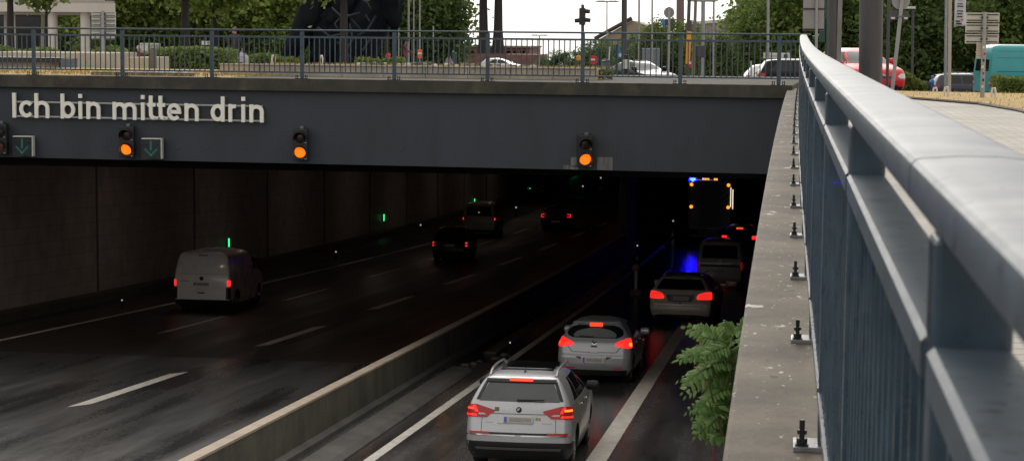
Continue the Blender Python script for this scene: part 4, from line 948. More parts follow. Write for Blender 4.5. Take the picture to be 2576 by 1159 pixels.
# big teal van
spec = S_BIGVAN; X = at(2468, 200, 90).x; h = R(-72); c = Car(**spec); t = thing('teal_van', 'tall teal delivery van behind the direction signpost', 'van', (X, 90, gz(X, 90)-.12), h, None, 0, 1.04); c.body([TEAL], t)
for sd in (1, -1):
    c.patch('tail_light', [(.80, .80, .98), (1.15, .80, .98)], REDD, t, .012, 5, side=sd); c.patch('clear_lens', [(.92, .80, .98), (1.0, .80, .98)], CLEARL, t, .018, 5, side=sd, sub=1)
    c.patch('side_moulding', [(1.42, .3, 4.6), (1.46, .3, 4.6)], mat('teal_dark', (.01, .14, .16), .5, var=0), t, .008, 10, 'y', sd, 1); c.patch('side_crease', [(2.02, .3, 3.8), (2.035, .3, 3.8)], MC['teal_dark'], t, .005, 8, 'y', sd, 1); c.patch('side_crease', [(2.30, .3, 3.6), (2.315, .3, 3.6)], MC['teal_dark'], t, .005, 8, 'y', sd, 1)
    c.patch('sill_trim', [(.32, .2, 4.0), (.62, .2, 4.0)], CLAD, t, .010, 8, 'y', sd, 2)
    c.patch('cab_window', [(1.35, 4.0, 4.75), (1.8, 4.0, 4.4), (1.95, 4.0, 4.2)], GLASS, t, .008, 5, 'y', sd)
c.patch('bumper', [(.32, -.95, .95), (.58, -.95, .95)], CLAD, t, .015, 12); c.patch('rear_window', [(1.45, -.7, -.08), (1.95, -.66, -.08)], GLASS, t, .006, 6); c.patch('rear_window', [(1.45, .08, .7), (1.95, .08, .66)], GLASS, t, .006, 6)
c.patch('windscreen', [(1.38, -.8, .8), (1.8, -.76, .76), (2.2, -.72, .72)], GLASS, t, .006, 10, 'f'); mirror(c, t, CLAD, 1.4, 4.7); c.wheels(t)
t, c = street_car('distant white car beyond the planter stones by the brick building', 'car', 'white_car', S_HATCH, 1264, 188, 262, WHITECAR, 1.0, None, 1.02, 1.36, 3.05, 1.0, (1.9,), dz=.95)
# ================================================================== TUNNEL DETAILS
GREENL = mat('green_escape_light_lit', (.05, .9, .3), .3, var=0, emit=1.6, ecol=(.03, .9, .25))
WHITEL = mat('white_guide_light_lit', (.9, .9, .9), .3, var=0, emit=.35, ecol=(1, 1, .95))
for i, (x, y) in enumerate(((576, 610), (966, 547), (1194, 507), (1333, 479), (1418, 460), (1478, 442))):
    d_ = ray(x, y); Y = (XL+.12)/d_.x*d_.y; p = at(x, y, Y); p.x = XL+.12
    h = .19+.09*(Y/88-1)*.5; t = thing('escape_light', 'slim green escape route light on the dark left tunnel wall', 'light', p, 0, 'green escape lights along the left tunnel wall')
    b = MB(); b.box((0, 0, 0), (.05, .06*Y/88, h*2)); b.build('tube', GREENL, t); b = MB(); b.box((-.05, 0, 0), (.04, .2, h*2.3)); b.build('backplate', BLACK, t)
lbl = ['lowest and nearest green escape light, just above the white panel van', 'second green escape light from the left, on bare wall right of the white panel van', 'green escape light above the dull white small van', 'green escape light midway between small van and ring-lamp car',
       'green escape light beside the tall green door strips', 'farthest green escape light, tiny, under the right amber signal']
for o, l in zip([o for o in col.objects if o.name.startswith('escape_light')], lbl): o['label'] = l
Y = 226; t = thing('escape_door', 'distant escape door outlined by two tall green strips in the left tunnel', 'door', (XL+.1, Y, road_z(Y)+.3))
b = MB(); b.box((0, 0, 1.4), (.1, 1.6, 2.8)); b.build('door_leaf', BLACK, t)
GREEND = mat('green_door_light_lit', (.05, .9, .3), .3, var=0, emit=.5, ecol=(.03, .8, .25))
for dy in (-.9, 1.9): b = MB(); b.box((.12, dy, 1.4), (.06, .3, 2.9)); b.build('strip_light', GREEND, t)
def stud(x, y, label):
    p = onroad(x, y+4); p.z = road_z(p.y); k = p.y/60
    t = thing('guide_stud', label, 'marker', p, 0, 'white guide markers along the tunnel lanes'); b = MB(); b.bar((0, 0, 0), (0, 0, .26*k), .05, 8); b.build('stem', DARKMETAL, t)
    b = MB(); b.lathe([(.02*k, 0), (.026*k, .02*k), (.02*k, .04*k), (.008, .05*k)], 10, Matrix.Translation((0, 0, .27*k))); b.build('reflector', WHITEL, t)
for x, y, l in ((307, 773, 'white guide marker at left below the panel van'), (845, 652, 'white guide marker in the dark between panel van and black tall car'), (1298, 541, 'white guide marker between the small van and ring-lamp car'),
                (1466, 488, 'white guide marker far off, lower of the pair under the right amber signal'), (1511, 467, 'white guide marker far off, upper of the pair under the right amber signal'), (1603, 637, 'white guide marker just above the amber bollard'),
                (1693, 575, 'white guide marker left of the emergency truck'), (1283, 880, 'white-topped guide marker by the line left of the silver hatchback'), (1058, 585, 'faint white guide marker left of the black tall car')):
    stud(x, y, l)
p = onroad(1599, 742); p.z = road_z(p.y); k = 2.0
t = thing('amber_bollard', 'slim bollard with round amber reflector beside the champagne estate', 'bollard', p)
b = MB(); b.box((0, 0, .12), (.45, .3, .24)); b.build('base', GUTTER, t, bevel=.02); b = MB(); b.bar((0, 0, .2), (0, 0, .95), .06, 10); b.build('post', WHITEP, t)
b = MB(); b.lathe([(.16, 0), (.18, .05), (.1, .09)], 18, Matrix.Translation((0, .04, 1.1)) @ Matrix.Rotation(R(90), 4, 'X')); b.build('reflector', mat('amber_reflector', (.20, .085, .03), .4, var=0), t)
b = MB(); b.lathe([(.07, 0), (.09, .06), (.06, .16)], 12, Matrix.Translation((0, 0, 1.25))); b.build('cap', BLACK, t)
# ceiling lamps of the tunnel (warm, dim)
LAMPM = mat('tunnel_lamp_lit', (1, .6, .4), .3, var=0, emit=32.0, ecol=(1, .78, .66))
LAMPD = mat('orange_tunnel_lamp_lit', (1, .5, .1), .3, var=0, emit=20.0, ecol=(1, .36, .06))
for x, lm, Yb_, n_ in ((-19.5, LAMPM, 53, 9), (-12.15, LAMPD, 57.5, 8)):
    for k in range(n_):
        Y = Yb_+k*13.5; z = min(-3.25, road_z(Y)+5.55)
        t = thing('ceiling_lamp', 'tunnel lamp fixed under the dark ceiling behind the portal beam', 'lamp', (x, Y, z-.12), 0, 'lamps under the tunnel ceiling')
        w_, l_ = (.20, 1.2*(.42 if k < 2 else .30)) if lm is LAMPM else (.16, .40 if k < 2 else .08)
        b = MB(); b.box((0, 0, .04), (w_+.06, l_+.1, .10)); b.build('case', BLACK, t); b = MB(); b.box((0, 0, -.02), (w_, l_, .02)); b.build('tube', lm, t)

# ================================================================== FOLIAGE
LEAF = [leafmat('leaf_fresh', (.10, .16, .03), (.25, .32, .075), (.38, .42, .12)), leafmat('leaf_mid', (.075, .125, .03), (.19, .255, .065), (.30, .35, .10)), leafmat('leaf_dark', (.05, .09, .026), (.13, .19, .055), (.21, .27, .08))]
BARK = mat('bark', (.055, .045, .036), .9, var=.35, scale=6, bump=.5, stretch=(1, 1, .3)); BARK2 = mat('dark_bark', (.030, .026, .024), .9, var=.3, scale=6, bump=.4, stretch=(1, 1, .3))
def leaf_quads(b, centers, size, flat=.0, elong=1.7, seed=0):
    r = np.random.default_rng(seed); n = len(centers); c = np.asarray(centers)
    d = r.normal(size=(n, 3)); d[:, 2] *= .8; d /= np.linalg.norm(d, axis=1)[:, None]; e = r.normal(size=(n, 3)); e -= d*(e*d).sum(1)[:, None]; e /= np.linalg.norm(e, axis=1)[:, None]
    s = size*r.uniform(.6, 1.3, n)[:, None]; L = d*s*elong*.5; W = e*s*.5
    nn = np.cross(d, e)*s*.12
    V = np.stack([c-L, c+W+nn, c+L, c-W+nn], 1).reshape(-1, 3)
    base = len(b.v); b.v += V.tolist(); b.f += [(base+4*i, base+4*i+1, base+4*i+2, base+4*i+3) for i in range(n)]; b.m += [0]*n
def crown_points(r, cz, rx, rz, nclump, per, spread=.55, hollow=.45):
    out = []
    for _ in range(nclump):
        d = r.normal(size=3); d /= np.linalg.norm(d); f = hollow+(1-hollow)*r.random()**.6
        f *= 1+.18*math.sin(3*d[0]+2*d[1]*d[2]*4)
        p = np.array([d[0]*rx*f, d[1]*rx*f, cz+d[2]*rz*f]); s = spread*r.uniform(.6, 1.4)
        out.append(p+r.normal(size=(per, 3))*np.array([s, s, s*.7]))
    return np.concatenate(out)
TREES = {}
def tree_proto(kind, seed):
    if (kind, seed) in TREES: return TREES[kind, seed]
    r = np.random.default_rng(seed); b = MB()
    if kind == 'bushy': pts = crown_points(r, 5.2, 3.6, 4.6, 165, 74, .62); size = .25; H = 3
    elif kind == 'high': pts = crown_points(r, 6.6, 3.0, 2.9, 105, 70, .5); size = .24; H = 4.5
    elif kind == 'slim': pts = crown_points(r, 4.8, 1.5, 1.9, 34, 26, .4); size = .26; H = 3.0
    pts = pts[pts[:, 2] > .25]
    leaf_quads(b, pts, size, seed=seed)
    cm = b.build('crown', LEAF[0], None, fix=False)
    t = MB(); top = H+1.5; bend = r.normal(size=2)*.15
    rr = .30 if kind == 'bushy' else .22 if kind == 'high' else .11
    trunk = [Vector((bend[0]*math.sin(k*.9), bend[1]*math.sin(k*.8), -.3+k*(top+.3)/6)) for k in range(7)]
    t.tube(trunk, [rr*1.35]+[rr*(1-.09*k) for k in range(1, 7)], 9)
    for k in range(11 if kind != 'slim' else 7):
        a = 2.4*k+r.random(); z0 = H*(.55 if kind == 'bushy' else .8)+r.random()*1.6; base_ = Vector((0, 0, min(z0, top-.2))); L = (2.2 if kind != 'slim' else 1.1)*r.uniform(.7, 1.2)
        e = base_+Vector((math.cos(a)*L, math.sin(a)*L, L*r.uniform(.5, 1.1))); m = (base_+e)/2+Vector((r.normal()*.15, r.normal()*.15, -.12))
        t.tube([base_, m, e], [rr*.42, rr*.3, rr*.12], 6)
    tm = t.build('trunk', BARK, None, smooth=True); TREES[kind, seed] = (cm, tm)
    for o in (cm, tm): col.objects.unlink(o)
    return cm, tm
def tree(name, label, kind, seed, x, Y, sc=1, leaf=0, rz=0, dz=0, group=None, bark=None):
    cm, tm = tree_proto(kind, seed); X = at(x, 150, Y).x; t = thing(name, label, 'tree', (X, Y, gz(X, Y)+dz), rz, group, 0, sc)
    for o in (cm, tm):
        c = o.copy(); col.objects.link(c); c.parent = t; c.name = o.name.split('.')[0]
        mt = LEAF[leaf] if o is cm else (bark or BARK)
        if o.data.materials[0] is not mt:
            c.material_slots[0].link = 'OBJECT'; c.material_slots[0].material = mt
    return t
G1, G2 = 'trees in the park on the left', 'trees of the wood on the right'
for i, (x, Y, kind, sc, leaf) in enumerate(((-60, 150, 'bushy', 1, 1), (90, 160, 'bushy', 1.1, 2), (235, 150, 'bushy', 1, 1), (330, 128, 'bushy', 1, 0), (440, 146, 'bushy', 1.05, 0), (545, 132, 'bushy', 1, 0), (655, 150, 'bushy', 1.1, 0), (700, 128, 'bushy', .9, 0),
      (795, 165, 'bushy', 1.1, 1), (900, 158, 'bushy', 1, 1), (975, 140, 'bushy', 1, 1), (1045, 150, 'bushy', 1.05, 2), (1080, 136, 'bushy', .82, 2), (1020, 175, 'bushy', 1.2, 2), (500, 175, 'bushy', 1.2, 1))):
    tree('park_tree', f"{['fresh green', 'mid green', 'dark green'][leaf]} leafy park tree in the belt behind the bridge railing, left half", kind, 11+i % 4, x, Y, sc, leaf, i*1.3, group=G1)
for i, (x, Y, sc, leaf, dz) in enumerate(((1945, 160, .95, 1, 0), (1925, 140, .72, 1, 0), (1990, 150, 1.05, 1, 0), (2040, 135, 1, 1, 0), (2110, 150, 1.1, 2, 0), (2190, 140, 1, 2, 0), (2270, 155, 1.1, 2, 0), (2345, 140, 1, 2, 0), (2420, 135, 1.05, 2, 0), (2500, 145, 1.1, 1, 0), (2570, 130, 1, 1, 0), (2640, 150, 1.1, 2, 0), (2310, 128, .9, 2, 0), (2005, 170, 1.2, 2, 0), (2380, 165, 1.3, 2, 0), (2540, 170, 1.3, 2, 0))):
    tree('wood_tree', f"{['fresh green', 'mid green', 'dark green'][leaf]} tree in the dense wood behind the street on the right", 'bushy', 11+i % 4, x, Y, sc, leaf, i*2.1, dz, group=G2)
for i, (x, Y, sc, leaf, l) in enumerate(((1652, 150, .50, 1, 'lower tree rising behind the black saloon roof'), (1700, 165, .55, 1, 'round tree between black saloon and orange post'), (1752, 150, .44, 0, 'tree below the pale office building'), (1796, 135, .44, 1, 'tree right of the orange post'),
      (1600, 170, .44, 1, 'small tree left of the thick mast under the sky'), (1530, 190, .42, 2, 'low tree right of the side-on traffic light'), (1470, 200, .40, 2, 'low tree behind the side-on traffic light'), (1410, 210, .36, 2, 'low bushy tree right of the brick building'), (1370, 230, .32, 2, 'lowest far bush-like tree beside the brick building'), (1500, 160, .36, 1, 'low tree above the red no-entry sign'), (1960, 185, .9, 2, 'tree behind the pale office building end'))):
    tree('street_tree', l, 'bushy', 11+i % 4, x, Y, sc, leaf, i*1.7, 0)
for i, (x, Y, kind, sc, l, lf) in enumerate(((28, 92, 'high', 1.0, 'dark-trunked tree in front of the white building at the far left', 1), (466, 100, 'high', 1.25, 'tree with thick dark trunk behind the hedge', 0), (541, 108, 'high', 1.0, 'tree with forked trunk left of the walking man', 0), (865, 78, 'high', .9, 'bare straight trunk standing in front of the dark sculpture', 1),
      (118, 96, 'slim', 1.0, 'thin young tree with splayed branches before the white columns', 1), (1218, 84, 'high', 1.0, 'straight dark trunk left of the pair against the bright sky', 1), (1253, 84, 'high', 1.0, 'forking dark trunk right of the pair against the bright sky', 1), (970, 96, 'slim', 1.3, 'slender tree right of the dark sculpture', 1))):
    t = tree('avenue_tree', l, kind, 21+i % 3, x, Y, sc, lf, i, 1.2 if i in (5, 6) else 0, bark=BARK2)
def far_wood(name, x0, x1, Y0, Y1, h, n, seed, label):
    r = np.random.default_rng(seed); b = MB(); xs = r.uniform(x0, x1, n); ys = r.uniform(Y0, Y1, n)
    top = h*(.75+.25*np.sin(xs*.35)+.2*np.sin(xs*.13+2)); zs = -4.4+r.random(n)*top
    leaf_quads(b, np.stack([xs, ys, zs], 1), .8, seed=seed); o = b.build(name, LEAF[2], None, fix=False); setp(o, label, 'trees', kind='stuff')
far_wood('far_wood', -110, -34, 178, 190, 14, 9000, 3, 'far wood closing the gaps behind the park trees'); far_wood('far_wood', 2, 62, 178, 190, 13, 8000, 4, 'far wood closing the gaps behind the right-hand trees')
def hedge(name, label, cat, x0, x1, Y0, Y1, z0, z1, n, size, mt, seed=0, lump=.15, kind=None):
    r = np.random.default_rng(seed); b = MB(); xs = r.uniform(x0, x1, n); ys = r.uniform(Y0, Y1, n)
    hh = (z1-z0)*(1-lump+lump*np.sin(xs*1.7+seed)*np.cos(xs*.6)); zs = z0+hh*r.random(n)**.7
    leaf_quads(b, np.stack([xs, ys, zs], 1), size, seed=seed); o = b.build(name, mt, None, fix=False); setp(o, label, cat, kind=kind); return o
def wx(x, Y): return at(x, 150, Y).x
Yh = 70; hedge('hedge', 'clipped green hedge behind the left half of the bridge railing', 'hedge', wx(385, Yh), wx(572, Yh), Yh, Yh+1.6, gz(-20, Yh), gz(-20, Yh)+.93, 4200, .11, LEAF[0], 1, .06)
hedge('hedge', 'loose green planting in front of the white building at the far left', 'hedge', wx(-20, 84), wx(300, 84), 84, 85.5, gz(-30, 84), gz(-30, 84)+1.2, 3600, .15, LEAF[0], 2, .35)
hedge('hedge', 'loose long hedge running behind the walking man', 'hedge', wx(300, 86), wx(735, 86), 86, 88, gz(-30, 86), gz(-30, 86)+1.0, 5200, .17, LEAF[0], 5, .25)
hedge('shrub', 'low yellow-green shrub right of the dark sculpture', 'shrub', wx(893, 66), wx(1000, 66), 66, 67.5, -1.4, -.72, 1500, .12, leafmat('leaf_lime', (.12, .16, .02), (.24, .28, .05)), 6, .3)
hedge('shrub', 'yellowish tuft growing between the legs of the dark sculpture', 'shrub', wx(722, 80), wx(748, 80), 80, 81, -1.7, -.85, 400, .14, MC['leaf_lime'], 7, .3)
hedge('shrub', 'mixed low planting around the woman in the dark red coat', 'shrub', wx(1000, 72), wx(1160, 72), 72, 74, -1.6, -.95, 1500, .13, LEAF[0], 8, .5)
hedge('shrub', 'wild planting with dry stalks left of the small white hatchback', 'shrub', wx(1760, 95), wx(1890, 95), 95, 99, gz(0, 96), gz(0, 96)+1.1, 2600, .16, LEAF[1], 9, .3)
hedge('shrub', 'loose yellow-green bush between red hatchback and navy estate', 'shrub', wx(2268, 74), wx(2335, 74), 74, 77, gz(3, 75), gz(3, 75)+1.1, 2200, .10, leafmat('leaf_meadow', (.07, .10, .02), (.15, .18, .04), (.32, .26, .04)), 10, .35)
hedge('shrub', 'bushy ornamental grass clump at the right picture edge before the teal van', 'shrub', wx(2512, 47), wx(2600, 47), 47, 48.6, -1.36, -.62, 3000, .06, LEAF[1], 11, .25)
hedge('shrub', 'small yellow-flowering weeds on the planter behind the railing, right part', 'shrub', wx(1440, 47.5), wx(1555, 47.5), 46.2, 46.6, -1.1, -.86, 260, .06, MC['leaf_meadow'], 12, .5)
# dry grass blades
def blades(name, label, pts, hmin, hmax, mt, seed):
    r = np.random.default_rng(seed); b = MB()
    for p in pts:
        h = r.uniform(hmin, hmax); a = r.uniform(0, 6.28); d = Vector((math.cos(a), math.sin(a), 0))*h*.16; lean = Vector((r.normal(), r.normal(), 0))*h*.3; P = Vector(p)
        b.add([P-d, P+d, P+lean+Vector((0, 0, h))], [(0, 1, 2)])
    o = b.build(name, mt, None, fix=False); setp(o, label, 'grass', kind='stuff')
STRAW = leafmat('straw', (.22, .17, .05), (.45, .34, .12), trans=.2)
def inverge(n):
    out = []
    while len(out) < n:
        y = random.uniform(31, 54); x = random.uniform(1, 12)
        ex = np.interp(y, [30, 33.3, 36.3, 38.6, 41.3, 44], [4.05, 3.95, 3.6, 2.7, 1.6, .9])
        if x > ex+.1: out.append((x, y, (gz(x, y) if y > 44 else -1.25)))
    return out
blades('verge_grass', 'dry straw-coloured grass on the verge beyond the footpath', inverge(5000), .02, .08, STRAW, 1)
blades('strip_grass', 'dry yellow grass strip behind the left bridge railing', [(face_pt(random.uniform(-20, -12.2), -1.09, -random.uniform(.7, 4))) for _ in range(2600)], .02, .09, STRAW, 2)
blades('planter_grass', 'dry grass fringe along the top of the stone planter', [(face_pt(random.uniform(-13, -4.5), -.845, -random.uniform(3.25, 4.5))) for _ in range(2200)], .02, .07, STRAW, 3)

# tree-of-heaven seedling at the foot of the retaining wall
VINE = leafmat('ailanthus_leaf', (.085, .18, .045), (.19, .31, .09), (.31, .38, .14), trans=.3); STEM = mat('ailanthus_stem', (.12, .11, .045), .7, var=.3, scale=8); REDST = mat('red_stem', (.25, .03, .05), .6, var=.2)
def compound(b, sb, P0, dirv, L, r, droop=.5, nl=9, ls=.13):
    d = Vector(dirv).normalized(); pts = []; p = Vector(P0); n = 9; tilt = Vector((r.uniform(-.3, .3), -r.uniform(.55, 1.1), r.uniform(.5, 1))).normalized()
    for k in range(n+1):
        pts.append(p.copy()); p = p+d*(L/n); d = (d+Vector((0, 0, -droop/n))).normalized()
    sb.tube(pts, [.006-.004*k/n for k in range(n+1)], 4)
    for k in range(2, n+1):
        t = (pts[min(k+1, n)]-pts[k-1]).normalized(); side = t.cross(tilt)
        if side.length < .1: side = Vector((1, 0, 0))
        side.normalize(); up = side.cross(t)
        f = math.sin(math.pi*(.18+.72*k/n))**.6
        for s in ((-1, 1) if k < n else (0,)):
            dl = (side*s*.85+t*(.45 if s else 1)-Vector((0, 0, .15+.25*r.random()))).normalized(); l = ls*f*r.uniform(.8, 1.15); w = dl.cross(up).normalized()*l*r.uniform(.24, .32); q = pts[k]+side*s*.01; nrm = w.cross(dl).normalized()*l*.05
            b.add([q, q+dl*l*.3+w-nrm, q+dl*l*.3-w-nrm, q+dl*l*.65+w*.75-nrm, q+dl*l*.65-w*.75-nrm, q+dl*l, q+dl*l*.3+nrm, q+dl*l*.65+nrm], [(0, 6, 1), (0, 2, 6), (6, 7, 3, 1), (6, 2, 4, 7), (7, 5, 3), (7, 4, 5)])
r = np.random.default_rng(5); YV = 27.5
root = Vector((wx(1842, YV), YV, road_z(YV))); t = thing('wall_seedling', 'leafy green tree-of-heaven growing up beside the retaining wall at bottom right', 'plant', root)
b, sb = MB(), MB()
def V2(x, y, Y=YV): return at(x, y, Y)-root
stems = [[V2(1842, 1250), V2(1845, 1120), V2(1842, 980), V2(1838, 880), V2(1822, 815)], [V2(1840, 1230), V2(1820, 1100, 27), V2(1795, 1010, 26.7), V2(1780, 950, 26.5)], [V2(1850, 1180, 27.9), V2(1868, 1000, 28), V2(1872, 900, 28), V2(1868, 830, 28)]]
for s in stems: sb.tube(s, [.022-.0035*k for k in range(len(s))], 6)
tips = [((1830, 850), (1728, 808), .1), ((1835, 880), (1700, 885), .3), ((1838, 905), (1705, 935), .4), ((1840, 930), (1715, 965), .5), ((1835, 900), (1760, 860), .2), ((1850, 840), (1890, 800), .2), ((1840, 840), (1820, 800), .0), ((1850, 880), (1885, 835), .2),
        ((1840, 960), (1760, 1010), .5), ((1840, 940), (1880, 880), .3), ((1845, 990), (1880, 930), .4), ((1830, 1000), (1740, 1030), .5), ((1835, 1040), (1745, 1065), .5), ((1840, 1040), (1762, 1075), .6), ((1845, 1060), (1790, 1095), .6), ((1850, 1050), (1885, 980), .4), ((1850, 1100), (1872, 1040), .4),
        ((1840, 1010), (1800, 960), .3), ((1835, 980), (1790, 930), .3), ((1840, 1090), (1800, 1050), .4), ((1850, 1130), (1870, 1090), .4), ((1840, 920), (1810, 870), .2), ((1842, 950), (1850, 900), .1), ((1838, 1030), (1800, 1000), .3), ((1838, 865), (1770, 835), .2), ((1842, 900), (1780, 905), .35), ((1842, 985), (1770, 985), .45)]
for k, ((x0, y0), (x1, y1), dr) in enumerate(tips):
    x0, x1, y0, y1 = x0+6, max(x1+4, 1704) if y1 < 1000 else x1+4, y0+10, max(y1+8, 796)
    for rep in range(4):
        dY = r.uniform(-.9, .9); Yb = YV+dY*.3; P0 = V2(x0+r.uniform(-6, 6), y0+r.uniform(-8, 8), Yb); P1 = V2(x1+r.uniform(-10, 10)*(rep), y1+r.uniform(-18, 18)*rep, YV+dY)
        dv = P1-P0; L = dv.length*1.06*(1 if rep == 0 else .9); dv = dv.normalized()+Vector((0, 0, dr*.5)); compound(b, sb, P0, dv, L, r, droop=dr*1.3+.15, ls=.165)
b.build('foliage', VINE, t, fix=False); sb.build('stems', STEM, t)
c = MB(); c.tube([V2(1795, 1125, 26.4), V2(1797, 1150, 26.4), V2(1805, 1175, 26.4)], .012, 6); c.tube([V2(1788, 1138, 26.4), V2(1797, 1155, 26.4)], .008, 6); c.build('red_shoot', REDST, t)

# ================================================================== PLAZA FURNITURE
def fb(u0, u1, z0, z1, d0, d1): return face_box(u0, u1, z0, z1, -d0, -d1)
def fu(x, y=170, d=3.5): return face_u(onface(x, y, -d))
# stone planter with slab facing
t = thing('stone_planter', 'long pale stone planter wall right behind the middle of the bridge railing', 'planter', (0, 0, 0))
u0, u1 = fu(570), fu(1508)
n = 9
for k in range(n):
    a, c = u0+(u1-u0)*k/n, u0+(u1-u0)*(k+1)/n; fb(a+.006, c-.006, -1.2, -.862, 3.0, 3.18).build('stone_slab', STONE, t, bevel=.006)
fb(u0+.02, u1-.02, -1.2, -.87, 3.19, 4.6).build('soil', DRY, t)
fb(u0-.01, u1+.01, -.858, -.832, 2.97, 3.3).build('capping', STONE, t)
# pale kerb wall and left walls
o = fb(fu(318), fu(560), -1.2, -1.03, 1.3, 1.6).build('kerb_wall', GUTTER, None, bevel=.01); setp(o, 'low grey kerb stone wall at the foot of the left bridge railing', 'wall')
def wbox(x0, x1, y0, y1, Y, D): a, c = at(x0, y1, Y), at(x1, y0, Y); b = MB(); b.box(((a.x+c.x)/2, Y+D/2, (a.z+c.z)/2), (c.x-a.x, D, c.z-a.z)); return b
o = wbox(-40, 270, 134, 200, 62, 3).build('garden_wall', CREAM, None, bevel=.02); setp(o, 'long cream retaining wall under the planting at far left', 'wall')
t = thing('wall_bench', 'long bench with dark slatted seat against the cream wall at far left', 'bench', at(90, 160, 60)); t0 = t.location.copy()
def rel(o): o.parent = t; o.matrix_parent_inverse = Matrix.Translation(-t0); return o
rel(wbox(-40, 150, 146, 156, 59.2, 1.0).build('seat', BLACK, None)); rel(wbox(-38, 148, 157, 182, 59.5, .6).build('base', CREAM, None)); rel(wbox(153, 172, 148, 182, 59.2, .8).build('end_block', mat('grey_block', (.10, .11, .13), .6, var=.15), None))
o = wbox(318, 374, 145, 182, 60, 2.2).build('wall_stub', CREAM, None, bevel=.02); setp(o, 'short cream wall stub beside the grey litter bin', 'wall')
t = thing('litter_bin', 'grey concrete litter bin at the left end of the clipped hedge', 'bin', (wx(385, 60), 60, gz(-20, 60))); b = MB(); b.lathe([(.09, 0), (.11, .05), (.12, .72), (.10, .76)], 16); b.build('drum', GUTTER, t, smooth=True); b = MB(); b.lathe([(.085, .765), (.07, .79)], 16); b.build('lid', DARKMETAL, t)
# white building with columns
t = thing('white_building', 'white modern building on round columns at the far left', 'building', (wx(150, 112), 112, gz(-40, 112))); t0 = t.location.copy()
WB = mat('white_render', (.62, .57, .52), .7, var=.08, scale=.8); WB2 = mat('grey_render', (.38, .35, .33), .7, var=.08, scale=.8)
for (xc, w, Yc) in ((17, 11, 116), (37, 8, 113), (110, 12, 118), (134, 25, 112.6), (216, 26, 112.6)):
    X = wx(xc, Yc); rr = w/FD*Yc/2; b = MB(); b.lathe([(rr, -3.2), (rr, 1.25)], 24, Matrix.Translation((X, Yc, 0))); rel(b.build('column', WB, None, smooth=True))
def wedge(x0, x1, y0, y1, Y, D, tp=1.01):
    b = wbox(x0, x1, y0, y1, Y, D); b.v = [(x*((Y+D)/Y*tp if y > Y+D/2 else 1), y, z) for x, y, z in b.v]; return b
rel(wedge(-80, 290, 9, 29, 112, 10).build('floor_slab', WB, None)); rel(wedge(-80, 288, 3, 8.6, 112.1, 9.8).build('parapet', WB2, None)); rel(wedge(-80, 262, -120, 2.6, 113, 9).build('upper_storey', mat('cream_render', (.50, .43, .36), .7, var=.06), None))
rel(wbox(-80, 100, 29.5, 140, 122, .3).build('shopfront', GLASS, None)); rel(wedge(-80, 285, 29.3, 36, 112.4, 9).build('beam', WB2, None))
# wayfinding sign backs
BOARD = mat('sign_back', (.47, .46, .42), .5, var=.12, scale=3); BOARDG = mat('grey_sign_back', (.27, .26, .27), .5, var=.15, scale=2)
def direction_sign(label, xp, y_base, Y, x0, x1, rows, wpole, ztop, tilt=0):
    base = Vector((wx(xp, Y), Y, gz(wx(xp, Y), Y))); t = thing('direction_sign', label, 'sign', base)
    zt = at(xp, ztop, Y).z-base.z; b = MB(); b.bar((0, 0, -.1), (0, 0, zt), wpole/FD*Y/2, 12); b.build('pole', POLE, t, smooth=True)
    for (ya, yb, xa, xb) in rows:
        a, c = at(xa, yb, Y)-base, at(xb, ya, Y)-base; b = MB(); b.box(((a.x+c.x)/2, .07, (a.z+c.z)/2), (c.x-a.x, .03, c.z-a.z)); o = b.build('sign_board', BOARD, t, bevel=.008)
        for zz in (a.z+.2*(c.z-a.z), a.z+.82*(c.z-a.z)):
            b = MB(); b.box(((a.x+c.x)/2, .045, zz), ((c.x-a.x)*.92, .022, .016)); b.build('channel', DARKMETAL, o)
        b = MB(); b.box((0, .02, (a.z+c.z)/2), (wpole/FD*Y*1.5, .1, .03)); b.build('clamp', DARKMETAL, o)
    return t, base
direction_sign('tall grey-white direction sign seen from behind beside the white building', 260, 0, 74, 228, 290, [(31+11.6*k, 41+11.6*k, 229, 290) for k in range(6)], 9, 28)
t, base = direction_sign('three stacked pale direction boards seen from behind on a stickered post at right', 2474, 248, 40, 2428, 2517, [(33+27*k, 56+27*k, 2430-k*1, 2516-k*1) for k in range(3)], 11, 31)
a, c = at(2456, 147, 40)-base, at(2476, 104, 40)-base; b = MB(); b.box(((a.x+c.x)/2, .04, (a.z+c.z)/2), (c.x-a.x, .01, c.z-a.z)); b.box((a.x+.07, .03, a.z+.12), (.17, .008, .02)); o = b.build('notice_board', mat('notice', (.50, .45, .36), .6, var=.1), t)
gm = mat('notice_text', (.33, .29, .25), .6, var=.2)
for k in range(6): b = MB(); b.box(((a.x+c.x)/2, .030, c.z-.05-.048*k), (.12 if k % 2 else .09, .006, .014)); b.build('text_line', gm, o)
for k in range(7): b = MB(); b.box((random.uniform(-.02, .02), -.046, .25+.13*k), (.04, .006, .05)); b.build('sticker', [WHITEP, BLACK, REDD][k % 3], t)
